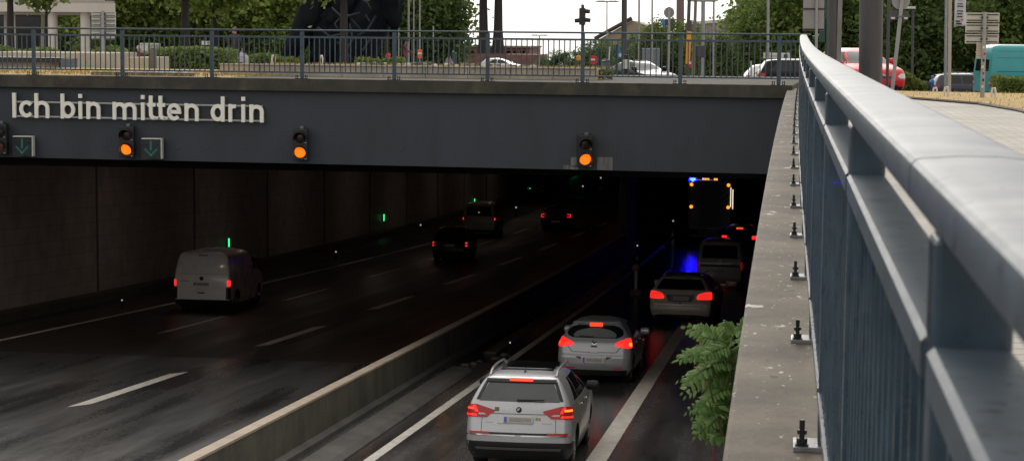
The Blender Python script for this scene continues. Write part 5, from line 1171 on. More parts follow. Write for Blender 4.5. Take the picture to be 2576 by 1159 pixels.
# poster case and small signs left
t = thing('poster_case', 'glazed poster case with red figure and white frame behind the left hedge', 'sign', (wx(375, 95), 95, gz(-30, 95))); t0 = t.location.copy()
rel(wbox(351, 401, 109, 155, 95, .15).build('frame', WHITEP, None)); rel(wbox(354, 397, 112, 150, 94.98, .02).build('poster', mat('poster_print', (.30, .33, .25), .4, var=.5, scale=2), None)); rel(wbox(376, 384, 130, 146, 94.96, .02).build('red_figure', mat('poster_red', (.55, .03, .03), .4, var=.1), None)); rel(wbox(357, 372, 113, 128, 94.96, .02).build('poster_sky', WHITEP, None)); rel(wbox(358, 360, 150, 190, 95.05, .1).build('leg', GALV, None)); rel(wbox(392, 394, 150, 190, 95.05, .1).build('leg', GALV, None))
t = thing('small_sign', 'small dark sign with white panel on a thin post left of the walking man', 'sign', (wx(518, 92), 92, gz(-20, 92))); t0 = t.location.copy()
rel(wbox(503, 530, 102, 115, 92, .06).build('plate', BLACK, None)); rel(wbox(507, 522, 103.5, 113.5, 91.96, .04).build('white_panel', WHITEP, None)); rel(wbox(524, 529, 103, 114, 91.96, .04).build('cream_panel', CREAM, None)); rel(wbox(516, 519, 90, 190, 92.07, .08).build('post', GREYMAST, None))
# generic dark sculpture
SCU = mat('dark_bronze', (.0075, .009, .014), .75, spec=.12, var=.4, scale=2.5, bump=.6); SCL = mat('bronze_highlight', (.030, .034, .040), .35, .6, var=.35, scale=5)
t = thing('dark_sculpture', 'huge dark bronze sculpture of leaning masses and jagged struts behind the railing', 'sculpture', (wx(850, 88), 88, gz(-20, 88))); t0 = t.location.copy()
def lump(pts, rad, mt, name, seed, n=22, rough=.11):
    P_ = [at(x, y, Y) for x, y, Y in pts]; Q = []; RR = []
    for i in range(len(P_)-1):
        for k in range(7): f = k/7; Q.append(P_[i].lerp(P_[i+1], f)); RR.append(rad[i]+(rad[i+1]-rad[i])*f)
    Q.append(P_[-1]); RR.append(rad[-1]); b = MB(); b.tube(Q, RR, n); r = np.random.default_rng(seed); P = np.array(b.v)
    for _ in range(9):
        d = r.normal(size=3)*np.array([1, 1, .5]); d *= r.uniform(2, 9)/np.linalg.norm(d); u = P @ d+r.uniform(0, 6); w = r.normal(size=3); P = P+(np.abs(np.sin(u))-.5)[:, None]*w*rough*.55
    b.v = P.tolist(); return rel(b.build(name, mt, None, smooth=True, angle=28))
lump([(712, 195, 88), (730, 140, 88), (768, 60, 88.2), (812, 0, 88.4), (850, -60, 88.6), (890, -160, 88.8)], [.34, .40, .62, .85, 1.0, .7], SCU, 'leaning_mass', 1)
lump([(885, 195, 88.5), (897, 130, 88.5), (922, 60, 88.7), (958, 0, 88.9), (1000, -70, 89), (1030, -160, 89)], [.95, .98, .95, .98, 1.0, .6], SCU, 'leaning_mass', 2)
lump([(812, 195, 88.6), (824, 130, 88.6), (845, 50, 88.8), (870, -20, 89), (880, -120, 89)], [.62, .75, 1.05, 1.1, .9], SCU, 'leaning_mass', 3)
lump([(960, -40, 88.3), (985, 10, 88.3), (994, 50, 88.4), (998, 85, 88.5)], [.6, .5, .32, .10], SCU, 'leaning_mass', 4)
for k, (pts, rr) in enumerate(((((873, 36, 87.3), (912, 80, 87.2)), .05), (((848, 105, 87.2), (886, 150, 87.1)), .06), (((905, -4, 87.4), (925, 8, 87.3), (932, 22, 87.3)), .045), (((862, 38, 87.3), (842, 60, 87.2), (853, 78, 87.2)), .04), (((920, 38, 87.3), (930, 54, 87.2)), .04), (((900, 90, 87.3), (925, 75, 87.2), (945, 40, 87.4)), .06), (((835, 20, 87.2), (860, 44, 87.1), (905, 34, 87.2)), .055), (((800, 70, 87.3), (830, 92, 87.1), (870, 84, 87.1)), .05), (((880, 60, 87.2), (888, 100, 87.1), (872, 124, 87.1)), .05), (((930, 100, 87.2), (912, 128, 87.1)), .045))):
    b = MB(); b.tube([at(x, y, Y+-.35) for x, y, Y in pts], rr, 7); rel(b.build('strut', SCL, None, smooth=True))
# ---- poles and masts -----------------------------------------------
def pole(name, label, cat, x, Y, w, ytop, mt=POLE, x2=None, r2=1.0, ret=False):
    p = Vector((wx(x, Y), Y, gz(wx(x, Y), Y))); top = at(x2 if x2 is not None else x, ytop, Y)-p
    t = thing(name, label, cat, p); b = MB(); b.bar((0, 0, -.2), top, w/FD*Y/2, 12, w/FD*Y/2*r2); b.build('shaft', mt, t, smooth=True)
    return t, p, top
pole('tram_mast', 'very thick dark painted mast cutting across the red hatchback', 'mast', 2194, 24, 59, -500, GREYMAST, 2198)[0]
t, p, top = pole('tram_mast', 'thinner dark mast with pale right side left of the thick mast', 'mast', 2098, 48, 30, -200, GREYMAST, 2099); b = MB(); b.box((.11, -.105, 2), (.11, .06, 6)); b.build('pale_strip', mat('strip_grey', (.17, .165, .18), .6, var=.35, scale=6, stretch=(1, 1, .2)), t)  # paler box strip along the right of the mast
pole('tram_mast', 'dark mast standing behind the black saloon in the middle', 'mast', 1571, 86, 14, -120, GREYMAST)
pole('lamp_post', 'thin grey pole just right of the very thick mast', 'pole', 2234, 60, 8, -60, GREYMAST, 2237)
for i, (x, Y, w, yt, l) in enumerate(((1003, 118, 3.6, -40, 'thin pole with blue wrap right of the dark sculpture'), (1028, 104, 5, -40, 'pale pole rising beside the woman in the dark red coat'), (1041, 120, 3.2, -40, 'thin pole second right of the woman'), (1056, 112, 4, -40, 'thin pole above the orange striped marker'), (1090, 120, 3.5, 66, 'short thin grey pole before the dark tree right of the woman'),
        (1608, 120, 5, -40, 'thin dark pole right of the thick mast by the black saloon'), (1641, 110, 4.5, -40, 'thin pole left of the round sign back'), (1796, 120, 5, -40, 'thin pole right of the orange post, against trees'), (1933, 96, 7, -60, 'plain pale pole rising behind the white sign board'), (2381, 100, 7, -40, 'grey pole left of the flag pole'))):
    t, p, top = pole('slim_pole', l, 'pole', x, Y, w, yt, POLE)
    if i == 0: a = at(x, 62, Y)-p; c = at(x, 10, Y)-p; b = MB(); b.bar(a, c, .055, 10); b.build('blue_wrap', mat('blue_wrap', (.03, .10, .35), .5, var=.3), t)
def streetlamp(label, x, Y, w, ytop, arms):
    t, p, top = pole('street_lamp', label, 'lamp', x, Y, w, ytop, POLE); k = Y/FD
    for dx, dy in arms:
        e = top+Vector((dx*k, 0, -dy*k)); b = MB(); b.tube([top, top+Vector((dx*.3*k, 0, .3*k*4)), e], [.03, .03, .03], 6); b.build('arm', POLE, t)
        b = MB(); b.lathe([(.02, -.45), (.09, -.2), (.10, .2), (.03, .4)], 10, Matrix.Translation(e) @ Matrix.Rotation(R(90), 4, 'Y') @ Matrix.Scale(.6, 4, (1, 0, 0))); b.build('lamp_head', POLE, t, smooth=True)
streetlamp('tall double-armed street lamp against the bright sky', 1527, 125, 3, 6, ((-15, -2), (15, -2)))
streetlamp('far double-armed street lamp above the brick building', 1357, 190, 3, 91, ((-12, -2), (12, -2)))
streetlamp('pale lamp post with flat head right of the orange post', 1769, 88, 10, 2, ((-16, 0), (16, 0)))
t, p, top = pole('street_lamp', 'small lamp post with boxy white head right of the tilted sign pole', 'lamp', 2297, 104, 6.5, 22, GREYMAST); b = MB(); b.box(top+Vector((-.15, 0, .05)), (.55, .25, .12)); b.build('lamp_head', WHITEP, t)
# flag
t, p, top = pole('flag_pole', 'tan flag pole with white banner carrying black letters', 'flag', 2391, 72, 9, -70, mat('tan_pole', (.42, .38, .30), .5, var=.1)); FLAG = mat('banner_cloth', (.62, .61, .64), .8, var=.06)
k = 72/FD; b = MB(); g = []
for i in range(22):
    row = []
    for j in range(8): row.append(Vector(((6+28*j/7+1.5*math.sin(i*.35)*j/7)*k, .05*math.sin(j*.9+i*.3), at(2391, -70+136*i/21+ (3 if j < 2 and i == 21 else 0), 72).z-p.z)))
    g.append(row)
b.grid(g); o = b.build('banner', FLAG, t, fix=False, smooth=True); sm = o.modifiers.new('s', 'SOLIDIFY'); sm.thickness = .006
for y0, h, x0, x1 in ((-12, 4, 13, 28), (-2, 3, 13, 26), (9, 2.5, 12, 25), (15, 3, 12, 27), (27, 3, 12, 27), (34, 3, 12, 25), (41, 3, 12, 26), (52, 4, 9, 20), (58, 4, 10, 24)):
    z = at(2391, y0, 72).z-p.z; b = MB(); b.add([(x0*k, -.075, z), (x1*k, -.075, z+.3*k), (x1*k-1*k, -.075, z-h*k), (x0*k, -.075, z-h*k+.6*k)], [(0, 1, 2, 3)]); oo = b.build('banner_letter', BLACK, o, fix=False); sm = oo.modifiers.new('s', 'SOLIDIFY'); sm.thickness = .01
b = MB(); z = at(2391, 50, 72).z-p.z; b.box((24*k, -.075, z), (.09, .01, .05), mat=Matrix.Rotation(-.5, 3, 'Y')); b.build('red_mark', mat('flag_red', (.6, .03, .03), .6, var=0), o)
# tilted round sign pole
t, p, top = pole('traffic_sign', 'tilted grey pole with round sign and plate seen from behind', 'sign', 2241, 35, 9.5, -12, POLE, 2271); k = 35/FD
b = MB(); c = at(2267, 2, 35)-p; b.lathe([(.16, 0), (.16, .012)], 28, Matrix.Translation(c+Vector((0, .06, 0))) @ Matrix.Rotation(R(90), 4, 'X')); b.build('round_plate', BOARDG, t)
b = MB(); c = at(2263, 39, 35)-p; b.box(c+Vector((0, .05, 0)), (.32, .015, .165), mat=Matrix.Rotation(R(3), 3, 'Y')); o = b.build('plate', mat('dark_plate_back', (.06, .06, .065), .5, var=.1), t)
for dx in (-.11, .11): b = MB(); b.box(c+Vector((dx, .03, -.05)), (.07, .01, .035)); b.build('label', WHITEP, o)
for zz in (-.02, .35): b = MB(); b.box(c+Vector((.02, .0, zz)), (.12, .09, .02)); b.build('clamp', GALV, t)
# big grey sign panel at the wall corner and green signal
t, p, top = pole('back_of_sign', 'large grey two-part sign panel seen from behind at the railing corner', 'sign', 2055, 52, 7, -80, POLE); a, c = at(2019, 77, 52)-p, at(2076, -70, 52)-p
zm = (at(2055, 23, 52)-p).z
for z0, z1 in ((a.z, zm-.01), (zm+.01, c.z)): b = MB(); b.box(((a.x+c.x)/2, .07, (z0+z1)/2), (c.x-a.x, .03, z1-z0)); b.build('panel', BOARDG, t, bevel=.006)
for z in (a.z+.03, zm): b = MB(); b.box(((a.x+c.x)/2, .04, z), (c.x-a.x, .03, .03)); b.build('rail', DARKMETAL, t)
GRS = mat('green_signal', (.012, .055, .048), .45, var=.2, scale=6)
t, p, top = pole('traffic_light', 'dark green traffic light seen side-on right of the grey sign panel', 'traffic light', 2080, 58, 8, -60, GRS); k = 58/FD
c = at(2068, 76, 58)-p; b = MB(); b.box(c, (.17, .22, .72)); b.build('housing', GRS, t, bevel=.02)
for dz in (-.23, 0, .23): b = MB(); b.bar(c+Vector((-.08, 0, dz)), c+Vector((-.26, 0, dz-.02)), .09, 10, .085); b.build('visor', GRS, t)
# side-on traffic light in the middle
t, p, top = pole('traffic_light', 'black traffic light seen side-on with stubby visors against the bright sky', 'traffic light', 1466, 72, 8, 14, GREYMAST); c = at(1465, 42, 72)-p
b = MB(); b.box(c, (.22, .25, .62)); b.build('housing', HOUS, t, bevel=.02)
for sx, dz, L in ((1, .20, .28), (1, -.12, .30), (-1, -.14, .28)): b = MB(); b.bar(c+Vector((sx*.06, 0, dz)), c+Vector((sx*L, 0, dz-.02)), .085, 10, .075); b.build('visor', HOUS, t)
b = MB(); b.bar(c+Vector((0, 0, .3)), c+Vector((0, 0, .44)), .05, 8); b.build('cap', HOUS, t)
# round sign backs etc. right of centre
t, p, top = pole('traffic_sign', 'round sign back on pale pole above the bonnet of the black saloon', 'sign', 1681, 62, 7, 18, POLE, 1684); k = 62/FD
c = at(1683, 32, 62)-p; b = MB(); b.lathe([(.17, 0), (.17, .015)], 28, Matrix.Translation(c+Vector((0, .06, 0))) @ Matrix.Rotation(R(90), 4, 'X')); b.build('round_plate', BOARDG, t)
b = MB(); c = at(1682, 57, 62)-p; b.box(c+Vector((-.02, .05, 0)), (.33, .06, .2)); b.build('plate', mat('dark_plate_back', (.06, .06, .065)), t); b = MB(); b.box(c+Vector((-.15, .0, 0)), (.09, .05, .16)); b.build('blue_label', mat('sign_blue', (.02, .18, .50), .4, var=.05), t)
# orange post
ORNG = mat('orange_cover', (.72, .30, .012), .45, var=.1, scale=2)
t, p, top = pole('stop_post', 'dark pole wrapped in a tall orange cover above the railing', 'post', 1727, 66, 9, -60, GREYMAST, 1736); a, c = at(1730, 161, 66)-p, at(1734, 79, 66)-p; b = MB(); b.bar(a, c, .10, 4, .105); b.build('orange_cover', ORNG, t); b = MB(); b.bar(c, c+(top-c)*.2, .085, 10); b.build('collar', GREYMAST, t)
t, p, top = pole('slim_pole', 'brownish pole leaning just right of the orange post', 'pole', 1744, 67, 8, -60, mat('brown_pole', (.16, .14, .13), .6, var=.2), 1752)
b = MB(); c = at(1762, 130, 67)-p; b.box(c+Vector((0, .1, 0)), (.34, .05, .42)); b.build('dark_panel', mat('dark_plate_back', (.06, .06, .065)), t, bevel=.03)
REDS = mat('sign_red', (.50, .02, .025), .45, var=.1)
def tri_sign(label, x, y, Y, w, h): pass
t = thing('warning_sign', 'small red and white sign edge-on below the orange post', 'sign', (wx(1738, 65), 65, gz(-2, 65))); t0 = t.location.copy(); b = MB(); P = [at(1731, 158, 65), at(1740, 148, 65), at(1741, 172, 65), at(1734, 170, 65)]; b.add([q for q in P]+[q+Vector((0, .02, 0)) for q in P], [(0, 1, 2, 3), (4, 5, 6, 7), (0, 1, 5, 4), (1, 2, 6, 5), (2, 3, 7, 6), (3, 0, 4, 7)]); rel(b.build('plate', REDS, None)); rel(wbox(1733, 1739, 156, 162, 64.97, .02).build('white_bar', WHITEP, None)); rel(wbox(1739, 1741, 168, 215, 65.03, .03).build('post', GALV, None))
# no entry sign, bin, white slats, cabinet, blue signs
t = thing('no_entry_sign', 'small red no-entry sign with white bar left of the black saloon', 'sign', (wx(1493, 78), 78, gz(-8, 78))); t0 = t.location.copy(); b = MB(); c = at(1493, 151, 78); b.lathe([(.17, 0), (.17, .02)], 24, Matrix.Translation(c) @ Matrix.Scale(1.15, 4, (0, 0, 1)) @ Matrix.Rotation(R(90), 4, 'X')); rel(b.build('disc', REDS, None)); rel(wbox(1486.5, 1499.5, 148.5, 152.5, 77.96, .02).build('white_bar', WHITEP, None)); rel(wbox(1492, 1494, 160, 230, 78.02, .03).build('post', GALV, None))
t = thing('waste_column', 'dark grey cylindrical waste column in front of the black saloon boot', 'bin', (wx(1524, 60), 60, gz(-6, 60))); h = at(1524, 152, 60).z-t.location.z; b = MB(); b.lathe([(.12, 0), (.135, .04), (.135, h-.08), (.125, h-.06), (.14, h-.02), (.09, h+.04)], 20); b.build('drum', mat('dark_grey_bin', (.06, .06, .07), .5, var=.2), t, smooth=True); b = MB(); b.box((-.06, -.12, h-.01), (.06, .04, .03)); b.box((.03, -.12, h), (.05, .04, .03)); b.build('label', WHITEP, t)
t = thing('slat_post', 'short dark post carrying three white rounded slats before the black saloon', 'post', (wx(1574, 60), 60, gz(-5, 60))); t0 = t.location.copy(); rel(wbox(1569, 1580, 138, 230, 60.05, .12).build('post', BLACK, None, bevel=.01))
for x0 in (1565.5, 1572, 1578.5): rel(wbox(x0, x0+5.4, 150, 174, 59.98, .04).build('slat', WHITEP, None, bevel=.012))
t = thing('grey_panel', 'large grey panel back standing behind the black saloon', 'sign', (wx(1636, 112), 112, gz(0, 112))); t0 = t.location.copy(); rel(wbox(1614, 1660, 122, 190, 112, .1).build('panel', mat('panel_grey', (.17, .19, .21), .5, var=.1), None, bevel=.05)); rel(wbox(1616, 1619, 185, 240, 112.03, .08).build('leg', GALV, None)); rel(wbox(1655, 1658, 185, 240, 112.03, .08).build('leg', GALV, None))
t, p, top = pole('blue_sign', 'green pole with blue pedestrian signs left of the thick mast', 'sign', 1551, 92, 5, 112, GRS); BLU = mat('sign_blue', (.02, .18, .50)); b = MB(); b.box(at(1553, 121, 92)-p, (.22, .04, .3)); b.build('blue_plate', BLU, t); b = MB(); b.lathe([(.17, 0), (.17, .03)], 20, Matrix.Translation(at(1560, 138, 92)-p) @ Matrix.Rotation(R(90), 4, 'X')); b.build('blue_disc', BLU, t); b = MB(); b.box(at(1560, 139, 92)-p+Vector((0, -.045, 0)), (.12, .01, .16)); b.build('white_symbol', WHITEP, t)
t, p, top = pole('slim_pole', 'thin leaning white pole left of the blue pedestrian signs', 'pole', 1528, 84, 3.5, 118, WHITEP, 1534)
t, p, top = pole('traffic_light', 'small green-cased signal post right of the red no-entry sign', 'traffic light', 1503, 100, 9, 122, GRS)
t = thing('amber_beacon', 'small amber beacon lamp on a thin post left of the middle railing post', 'lamp', (wx(1455, 84), 84, gz(-9, 84))); t0 = t.location.copy(); b = MB(); c = at(1455, 147, 84); b.lathe([(.03, -.12), (.10, -.08), (.10, .08), (.03, .13)], 12, Matrix.Translation(c)); rel(b.build('lens', mat('amber_plastic', (.65, .28, .03), .35, var=.1), None)); rel(wbox(1454, 1456, 152, 220, 84, .04).build('post', GALV, None))
# white sign board
t = thing('name_board', 'white board with dark square emblem above the roof of the people carrier', 'sign', (wx(1953, 98), 98, gz(0, 98))); t0 = t.location.copy(); rel(wbox(1920, 1987, 134, 147.5, 98, .12).build('board', WHITEP, None, bevel=.02)); rel(wbox(1972, 1981, 137, 146, 97.97, .02).build('emblem', mat('dark_blue_square', (.02, .03, .08), .4, var=0), None))
for k in range(6): rel(wbox(1933+k*4.2, 1935.6+k*4.2, 139, 142.5, 97.98, .02).build('faded_letter', mat('faded_grey', (.40, .40, .42), .5, var=.1), None))
for x in (1925, 1982): rel(wbox(x, x+3, 147, 220, 98.04, .06).build('leg', GALV, None))
t, p, top = pole('slim_post', 'short leaning grey post between white hatchback and people carrier', 'post', 1894, 58, 5, 154, POLE, 1889)
# buildings far off
t = thing('brick_building', 'low red-brown brick building on the horizon below the bright sky', 'building', (wx(1240, 300), 300, -5)); t0 = t.location.copy(); BRK = brickmat('far_brick', (.20, .085, .065), (.17, .075, .06), (.2, .15, .13), .5, .16, .01, .8, swap=(R(90), 0, 0))
rel(wbox(1150, 1332, 119, 240, 300, 14).build('wall', BRK, None)); rel(wbox(1148, 1334, 117, 119.5, 299.6, 14.6).build('roof_edge', mat('roof_edge', (.16, .10, .085), .7, var=.1), None)); rel(wbox(1270, 1362, 138, 240, 290, 8).build('annex', BRK, None))
for k in range(9): rel(wbox(1165+k*18, 1176+k*18, 128, 134, 299.9, .3).build('window', GLASS, None))
t = thing('office_building', 'pale long office building with vertical fins behind the right-hand trees', 'building', (wx(1800, 330), 330, -5)); t0 = t.location.copy()
P0, P1 = at(1738, 62, 390), at(1930, -15, 250); d = (P1-P0); d.z = 0; L = d.length; d.normalize(); ang = math.atan2(d.y, d.x); H = 12; OFF = mat('office_facade', (.45, .42, .36), .6, var=.08)
b = MB(); mid = (P0+P1)/2; b.box((mid.x, mid.y, P0.z-H/2), (L, .8, H), ang); rel(b.build('facade', OFF, None)); b = MB(); b.box((mid.x, mid.y, P0.z+.2), (L+1, 1.8, .5), ang); rel(b.build('roof_edge', mat('office_edge', (.36, .33, .28), .6, var=.05), None))
nn = Vector((d.y, -d.x, 0)); 
for k in range(36): q = P0+d*(L*k/35)+nn*.6; b = MB(); b.box((q.x, q.y, P0.z-H/2), (.3, .5, H), ang); rel(b.build('fin', WB2, None))
t = thing('gable_roof', 'dark sloping roof edge rising behind the thick mast', 'building', (wx(1560, 260), 260, -5)); t0 = t.location.copy(); b = MB(); q0, q1 = at(1506, 100, 260), at(1590, 52, 260); b.prism([(q0.x, q0.z), (q1.x, q1.z), (q1.x+6, q1.z-2), (q1.x+6, -6), (q0.x, -6)], Matrix.Translation((0, 260, 0)), 12); rel(b.build('gable_wall', mat('tan_wall', (.30, .25, .18), .8, var=.1), None)); b = MB(); b.bar(q0+Vector((-.5, -.3, .1)), q1+Vector((0, -.3, .3)), .28, 6); rel(b.build('verge_board', BARK, None))
t, p, top = pole('chimney', 'tall mauve-brown chimney against the sky above the trees', 'chimney', 1712, 320, 21, -160, mat('chimney_brick', (.17, .11, .115), .8, var=.12), r2=.9)
# small things on the planter and verge
for i, (x, y, Y, l) in enumerate(((688, 163, 47.6, 'small white two-pronged marker at the left foot of the dark sculpture'), (808, 163, 47.8, 'rounded small white marker below the sculpture middle'), (2380, 247, 40.5, 'small white two-pronged marker on the verge before the navy estate'), (2499, 249, 40.2, 'small white two-pronged marker right of the direction signpost'), (2352, 243, 44, 'low white lump beside the person in blue'))):
    p = at(x, y, Y); p.z = -.84 if i < 2 else -1.25; s = 1 if i != 4 else .45; t = thing('white_marker', l, 'marker', p); b = MB()
    b.tube([(-.035, 0, -.02), (-.038, 0, .12*s), (-.02, .0, .20*s), (.02, 0, .205*s), (.038, 0, .13*s), (.034, 0, -.02)], [.016, .022, .026, .026, .022, .016], 8); b.build('hoop', WHITEP, t, smooth=True)
random.seed(3)
STN = [mat('pale_stone', (.46, .44, .41), .8, var=.25, scale=8), mat('grey_stone', (.16, .155, .15), .8, var=.3, scale=8), mat('dark_stone', (.05, .05, .055), .8, var=.3, scale=8)]
for i in range(34):
    x = 905+i*13.5+random.uniform(-5, 5); Y = 46.4+random.uniform(0, 1.0); p = at(x, 160, Y); p.z = -.835; r_ = random.uniform(.045, .10); t = MB(); m_ = STN[(i*7+i//3) % 3]
    t.lathe([(r_*.6, -r_*.3), (r_, 0), (r_*.85, r_*.45), (r_*.4, r_*.75)], 8, Matrix.Translation(p) @ Matrix.Rotation(random.uniform(0, 3), 4, 'Z') @ Matrix.Scale(random.uniform(1.1, 1.9), 4, (1, 0, 0)))
    o = t.build('stone', m_, None, smooth=True); setp(o, f"{['pale', 'grey', 'dark'][(i*7+i//3) % 3]} boulder in the row along the top of the stone planter", 'stone', 'boulders along the stone planter')
t = thing('folded_sheet', 'crumpled mauve sheet lying among the planter boulders', 'sheet', at(1130, 160, 49)); t0 = t.location.copy(); b = MB(); g = []
for i in range(9): g.append([Vector((wx(1114, 49)+.27*i/8, 49+.3*j/6, -.84+.16*math.sin(math.pi*i/8)*(1+.5*math.sin(i*2.1+j))*math.sin(math.pi*(j+.5)/7))) for j in range(7)])
b.grid(g); rel(b.build('cloth', mat('mauve_cloth', (.20, .13, .17), .8, var=.35, scale=14), None, fix=False, smooth=True))
t = thing('striped_marker', 'orange marker board with white band among the planting right of the woman', 'sign', (wx(1056, 70), 70, -1.58)); t0 = t.location.copy(); ORS = mat('orange_red', (.70, .10, .04), .5, var=.1); rel(wbox(1051, 1062, 125, 147, 70, .03).build('board', ORS, None, bevel=.01)); rel(wbox(1051, 1062, 133, 137, 69.97, .02).build('white_band', WHITEP, None)); rel(wbox(1056, 1058, 147, 172, 70.03, .03).build('post', GALV, None))
t = thing('waste_column', 'slim dark green column among the dark trees right of the woman', 'bin', (wx(1142, 78), 78, -1.73)); t0 = t.location.copy(); rel(wbox(1137, 1147, 132, 175, 78, .2).build('drum', GRS, None, bevel=.02)); rel(wbox(1139, 1142, 128, 131, 77.95, .05).build('label', WHITEP, None))

# ================================================================== PEOPLE
SKIN = mat('skin', (.45, .26, .19), .55, var=.05); HAIRD = mat('hair_dark', (.03, .02, .015), .6, var=.2, scale=30); HAIRG = mat('hair_greying', (.12, .085, .07), .6, var=.3, scale=30)
def person(label, loc, rz, J, cols, hair, sc=1, hood=False):
    """J: joint overrides; one skinned body mesh with clothing zones by height"""
    K = dict(pel=(0, 0, .95), spi=(0, 0, 1.15), che=(0, .01, 1.36), nek=(0, .02, 1.50), hd0=(0, .04, 1.58), hd1=(0, .05, 1.70),
             shR=(.18, 0, 1.43), elR=(.24, -.02, 1.15), wrR=(.25, .08, .92), shL=(-.18, 0, 1.43), elL=(-.24, -.02, 1.15), wrL=(-.25, .08, .92),
             hiR=(.10, 0, .90), knR=(.11, .03, .50), anR=(.11, -.02, .09), toR=(.12, .16, .04), hiL=(-.10, 0, .90), knL=(-.11, .03, .50), anL=(-.11, -.02, .09), toL=(-.12, .16, .04)); K.update(J)
    rad = dict(pel=.15, spi=.14, che=.155, nek=.06, hd0=.085, hd1=.085, shR=.075, elR=.055, wrR=.036, shL=.075, elL=.055, wrL=.036, hiR=.095, knR=.065, anR=.045, toR=.035, hiL=.095, knL=.065, anL=.045, toL=.035)
    names = list(K); vs = [K[n] for n in names]; rr = [rad[n] for n in names]; I = {n: i for i, n in enumerate(names)}
    E = [('pel', 'spi'), ('spi', 'che'), ('che', 'nek'), ('nek', 'hd0'), ('hd0', 'hd1')]
    for s in 'RL': E += [('che', 'sh'+s), ('sh'+s, 'el'+s), ('el'+s, 'wr'+s), ('pel', 'hi'+s), ('hi'+s, 'kn'+s), ('kn'+s, 'an'+s), ('an'+s, 'to'+s)]
    E = [(I[a], I[c]) for a, c in E]
    for s, sx in (('R', 1), ('L', -1)):
        w = Vector(K['wr'+s]); d = (w-Vector(K['el'+s])).normalized(); sd = d.orthogonal().normalized()
        palm = len(vs); vs.append(tuple(w+d*.07)); rr.append(.034); E.append((I['wr'+s], palm))
        for f in range(5):
            off = sd*(.03*(f-1.5)/1.5) if f < 4 else sd*.045; b0 = w+d*(.08 if f < 4 else .03)+off; L = (.075, .085, .08, .065, .055)[f]
            a = len(vs); vs += [tuple(b0), tuple(b0+d*L*.6+Vector((0, .01, 0))), tuple(b0+d*L+Vector((0, .03, -.005)))]; rr += [.010, .009, .008]; E += [(palm, a), (a, a+1), (a+1, a+2)]
    me = bpy.data.meshes.new('person'); me.from_pydata(vs, E, []); o = bpy.data.objects.new('person_body', me); col.objects.link(o)
    m = o.modifiers.new('skin', 'SKIN'); m.use_smooth_shade = True
    for i, q in enumerate(me.skin_vertices[0].data): q.radius = (rr[i], rr[i]); q.use_root = (i == 0)
    o.modifiers.new('sub', 'SUBSURF').levels = 1; o.modifiers['sub'].render_levels = 1
    bpy.context.view_layer.update(); dg = bpy.context.evaluated_depsgraph_get(); m2 = bpy.data.meshes.new_from_object(o.evaluated_get(dg)); bpy.data.objects.remove(o)
    TOP, LEG, SHOE = cols; m2.materials.clear()
    for q in (TOP, LEG, SKIN, SHOE): m2.materials.append(q)
    waist = K['pel'][2]-.06; wrs = [Vector(K['wrR']), Vector(K['wrL'])]; nk = Vector(K['nek']); hd = Vector(K['hd1'])
    for pg in m2.polygons:
        q = pg.center; i = 0
        if (q-hd).length < .20 and q.z > nk.z+.02: i = 2
        elif min((q-w).length for w in wrs) < .20 and min((q-(w+(w-Vector(K[e])).normalized()*.10)).length for w, e in zip(wrs, ('elR', 'elL'))) < .115: i = 2
        elif q.z < .12: i = 3
        elif q.z < waist and min(abs(q.x-K['wrR'][0])+abs(q.y-K['wrR'][1]), abs(q.x-K['wrL'][0])+abs(q.y-K['wrL'][1])) > .07: i = 1
        pg.material_index = i; pg.use_smooth = True
    t = thing('person', label, 'person', loc, rz, None, 0, sc); bo = bpy.data.objects.new('body', m2); col.objects.link(bo); bo.parent = t
    # face and hair
    h = Vector(K['hd1']); fw = Vector((0, 1, 0)); b = MB()
    b.lathe([(.012, -.02), (.016, 0), (.006, .02)], 6, Matrix.Translation(h+Vector((0, .092, -.05)))); b.lathe([(.02, -.005), (.02, .005)], 6, Matrix.Translation(h+Vector((0, .082, -.095))))
    for sx in (-1, 1): b.lathe([(.008, -.03), (.018, 0), (.008, .03)], 6, Matrix.Translation(h+Vector((sx*.088, 0, -.04))))
    b.build('face', SKIN, t); b = MB()
    for sx in (-1, 1): b.lathe([(.004, -.008), (.010, 0), (.004, .008)], 6, Matrix.Translation(h+Vector((sx*.032, .080, -.02))))
    b.build('eyes', BLACK, t)
    b = MB(); T = Matrix.Translation(h+Vector((0, -.018, -.005))) @ Matrix.Scale(1.08, 4, (0, 1, 0)); b.lathe([(.088, -.07), (.105, -.02), (.10, .05), (.07, .092), (.02, .108)], 14, T); o = b.build('hair', hair, t, smooth=True)
    return t
JK, JN, CT = mat('dark_brown_jacket', (.045, .035, .036), .8, var=.2, scale=6), mat('blue_jeans', (.09, .19, .38), .85, var=.25, scale=6), mat('dark_red_coat', (.26, .045, .07), .8, var=.2, scale=6)
DKT, BLJ = mat('dark_trousers', (.03, .035, .055), .85, var=.2), mat('blue_rainwear', (.04, .17, .42), .55, var=.2, scale=5)
Ym = 80; pm = Vector((wx(591, Ym), Ym, gz(-20, Ym)))
person('person in dark jacket and jeans walking away with white bags, behind the bridge railing', pm, R(25), dict(hiR=(.10, .02, .90), knR=(.12, .0, .50), anR=(.14, -.18, .12), toR=(.15, -.03, .05), knL=(-.10, .20, .52), anL=(-.13, .22, .09), toL=(-.13, .38, .04), elR=(.27, -.06, 1.16), wrR=(.30, .02, .95), elL=(-.26, .08, 1.18), wrL=(-.24, .26, 1.05)), (JK, JN, BLACK), HAIRG, 1.04)
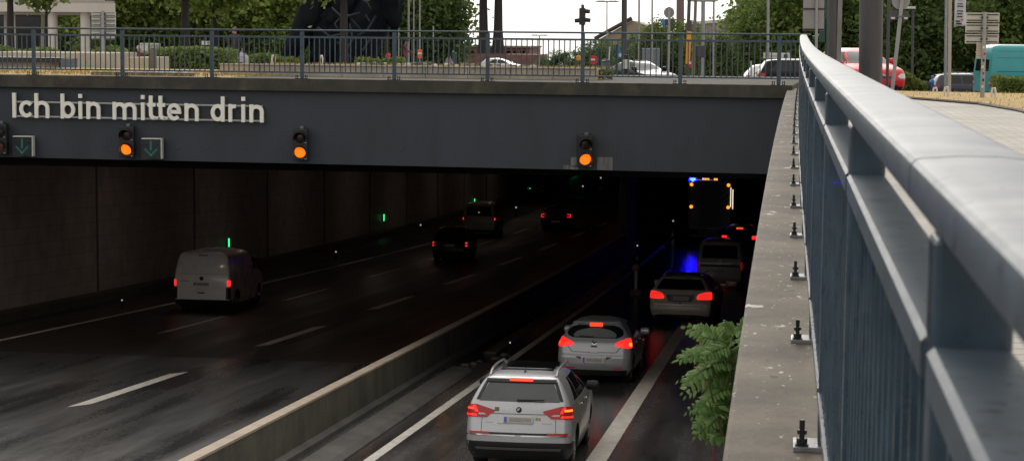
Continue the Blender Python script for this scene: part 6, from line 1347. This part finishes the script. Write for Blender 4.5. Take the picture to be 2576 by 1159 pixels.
def bag(label, x, y0, y1, w, Y, mt, mt2=None):
    a, c = at(x, y1, Y), at(x, y0, Y); h = c.z-a.z; t = thing('carrier_bag', label, 'bag', a); ww = w/FD*Y/2
    b = MB(); T = Matrix.Scale(.55, 4, (0, 1, 0)); b.lathe([(ww*.55, 0), (ww*.95, h*.12), (ww, h*.4), (ww*.72, h*.7), (ww*.28, h*.86)], 14, T); P = np.array(b.v); P[:, 0] += .02*np.sin(P[:, 2]*25); b.v = P.tolist(); b.build('sack', mt, t, smooth=True)
    b = MB(); b.tube([(-ww*.25, 0, h*.84), (-ww*.12, 0, h*.97), (ww*.1, 0, h), (ww*.22, 0, h*.85)], .012, 6); b.build('handles', mt, t)
    if mt2: b = MB(); b.lathe([(ww*1.02, h*.42), (ww*.98, h*.50)], 14, T); b.build('stripe', mt2, t)
bag('white and lilac striped carrier bag held by the walking person', 608, 128, 157, 19, 79.6, mat('lilac_plastic', (.42, .40, .55), .5, var=.2, scale=8), mat('pink_stripe', (.5, .2, .25), .5, var=0)); bag('bulging cream sack hanging beside the striped bag of the walking person', 618, 134, 164, 20, 79.9, mat('cream_plastic', (.55, .54, .45), .6, var=.15, scale=5))
Yw = 96; pw = Vector((wx(1020, Yw), Yw, gz(-18, Yw)))
person('person in a dark red coat standing among the planting, turned to the right', pw, R(-80), dict(elR=(.2, .10, 1.14), wrR=(.14, .30, 1.10), elL=(-.22, .08, 1.14), wrL=(-.12, .30, 1.08), hd1=(0, .08, 1.69)), (CT, DKT, BLACK), HAIRD, 1.0)
Yb = 104; pb = Vector((wx(2346, Yb), Yb, gz(5, Yb)))
person('person in hooded blue rainwear walking beside the navy estate', pb, R(-60), dict(knR=(.10, .14, .5), anR=(.10, .16, .09), toR=(.11, .30, .04), anL=(-.11, -.2, .14), toL=(-.11, -.06, .06), wrL=(-.2, .25, 1.0), wrR=(.2, .2, 1.0)), (BLJ, BLJ, BLACK), BLJ, .78)
p = pb+Vector((-.20, -.22, .62)); t = thing('backpack', 'dark rucksack carried by the person in blue rainwear', 'bag', p); b = MB(); b.lathe([(.08, 0), (.14, .06), (.14, .38), (.09, .46)], 12, Matrix.Scale(.7, 4, (0, 1, 0))); b.build('bag_body', BLACK, t, smooth=True); b = MB(); b.tube([(.06, .05, .4), (.12, .12, .25), (.06, .06, .06)], .012, 6); b.build('strap', DARKMETAL, t)
Yr = 75; person('crouching person with red hat left of the woman in the dark red coat', Vector((wx(986, Yr), Yr, gz(-15, Yr)-.45)), R(100), dict(pel=(0, -.1, .62), hiR=(.1, -.1, .6), hiL=(-.1, -.1, .6), spi=(0, -.04, .8), che=(0, .06, 1.0), nek=(0, .12, 1.12), hd0=(0, .16, 1.19), hd1=(0, .18, 1.30), shR=(.18, .06, 1.06), shL=(-.18, .06, 1.06), elR=(.22, .14, .84), elL=(-.22, .14, .84), wrR=(.14, .32, .76), wrL=(-.14, .32, .76), knR=(.13, .24, .62), knL=(-.13, .24, .62)), (DKT, DKT, BLACK), mat('red_hat', (.55, .03, .04), .7, var=.1), .9)
Yq = 78; person('person with pale hat standing behind the short cream wall stub', Vector((wx(352, Yq), Yq, gz(-20, Yq)-.72)), R(150), {}, (mat('plum_top', (.10, .03, .05), .8, var=.2), mat('grey_trousers', (.25, .27, .32), .8, var=.2), BLACK), mat('pale_hat', (.5, .42, .42), .7, var=.1), .98)
print('objects', len(bpy.data.objects))
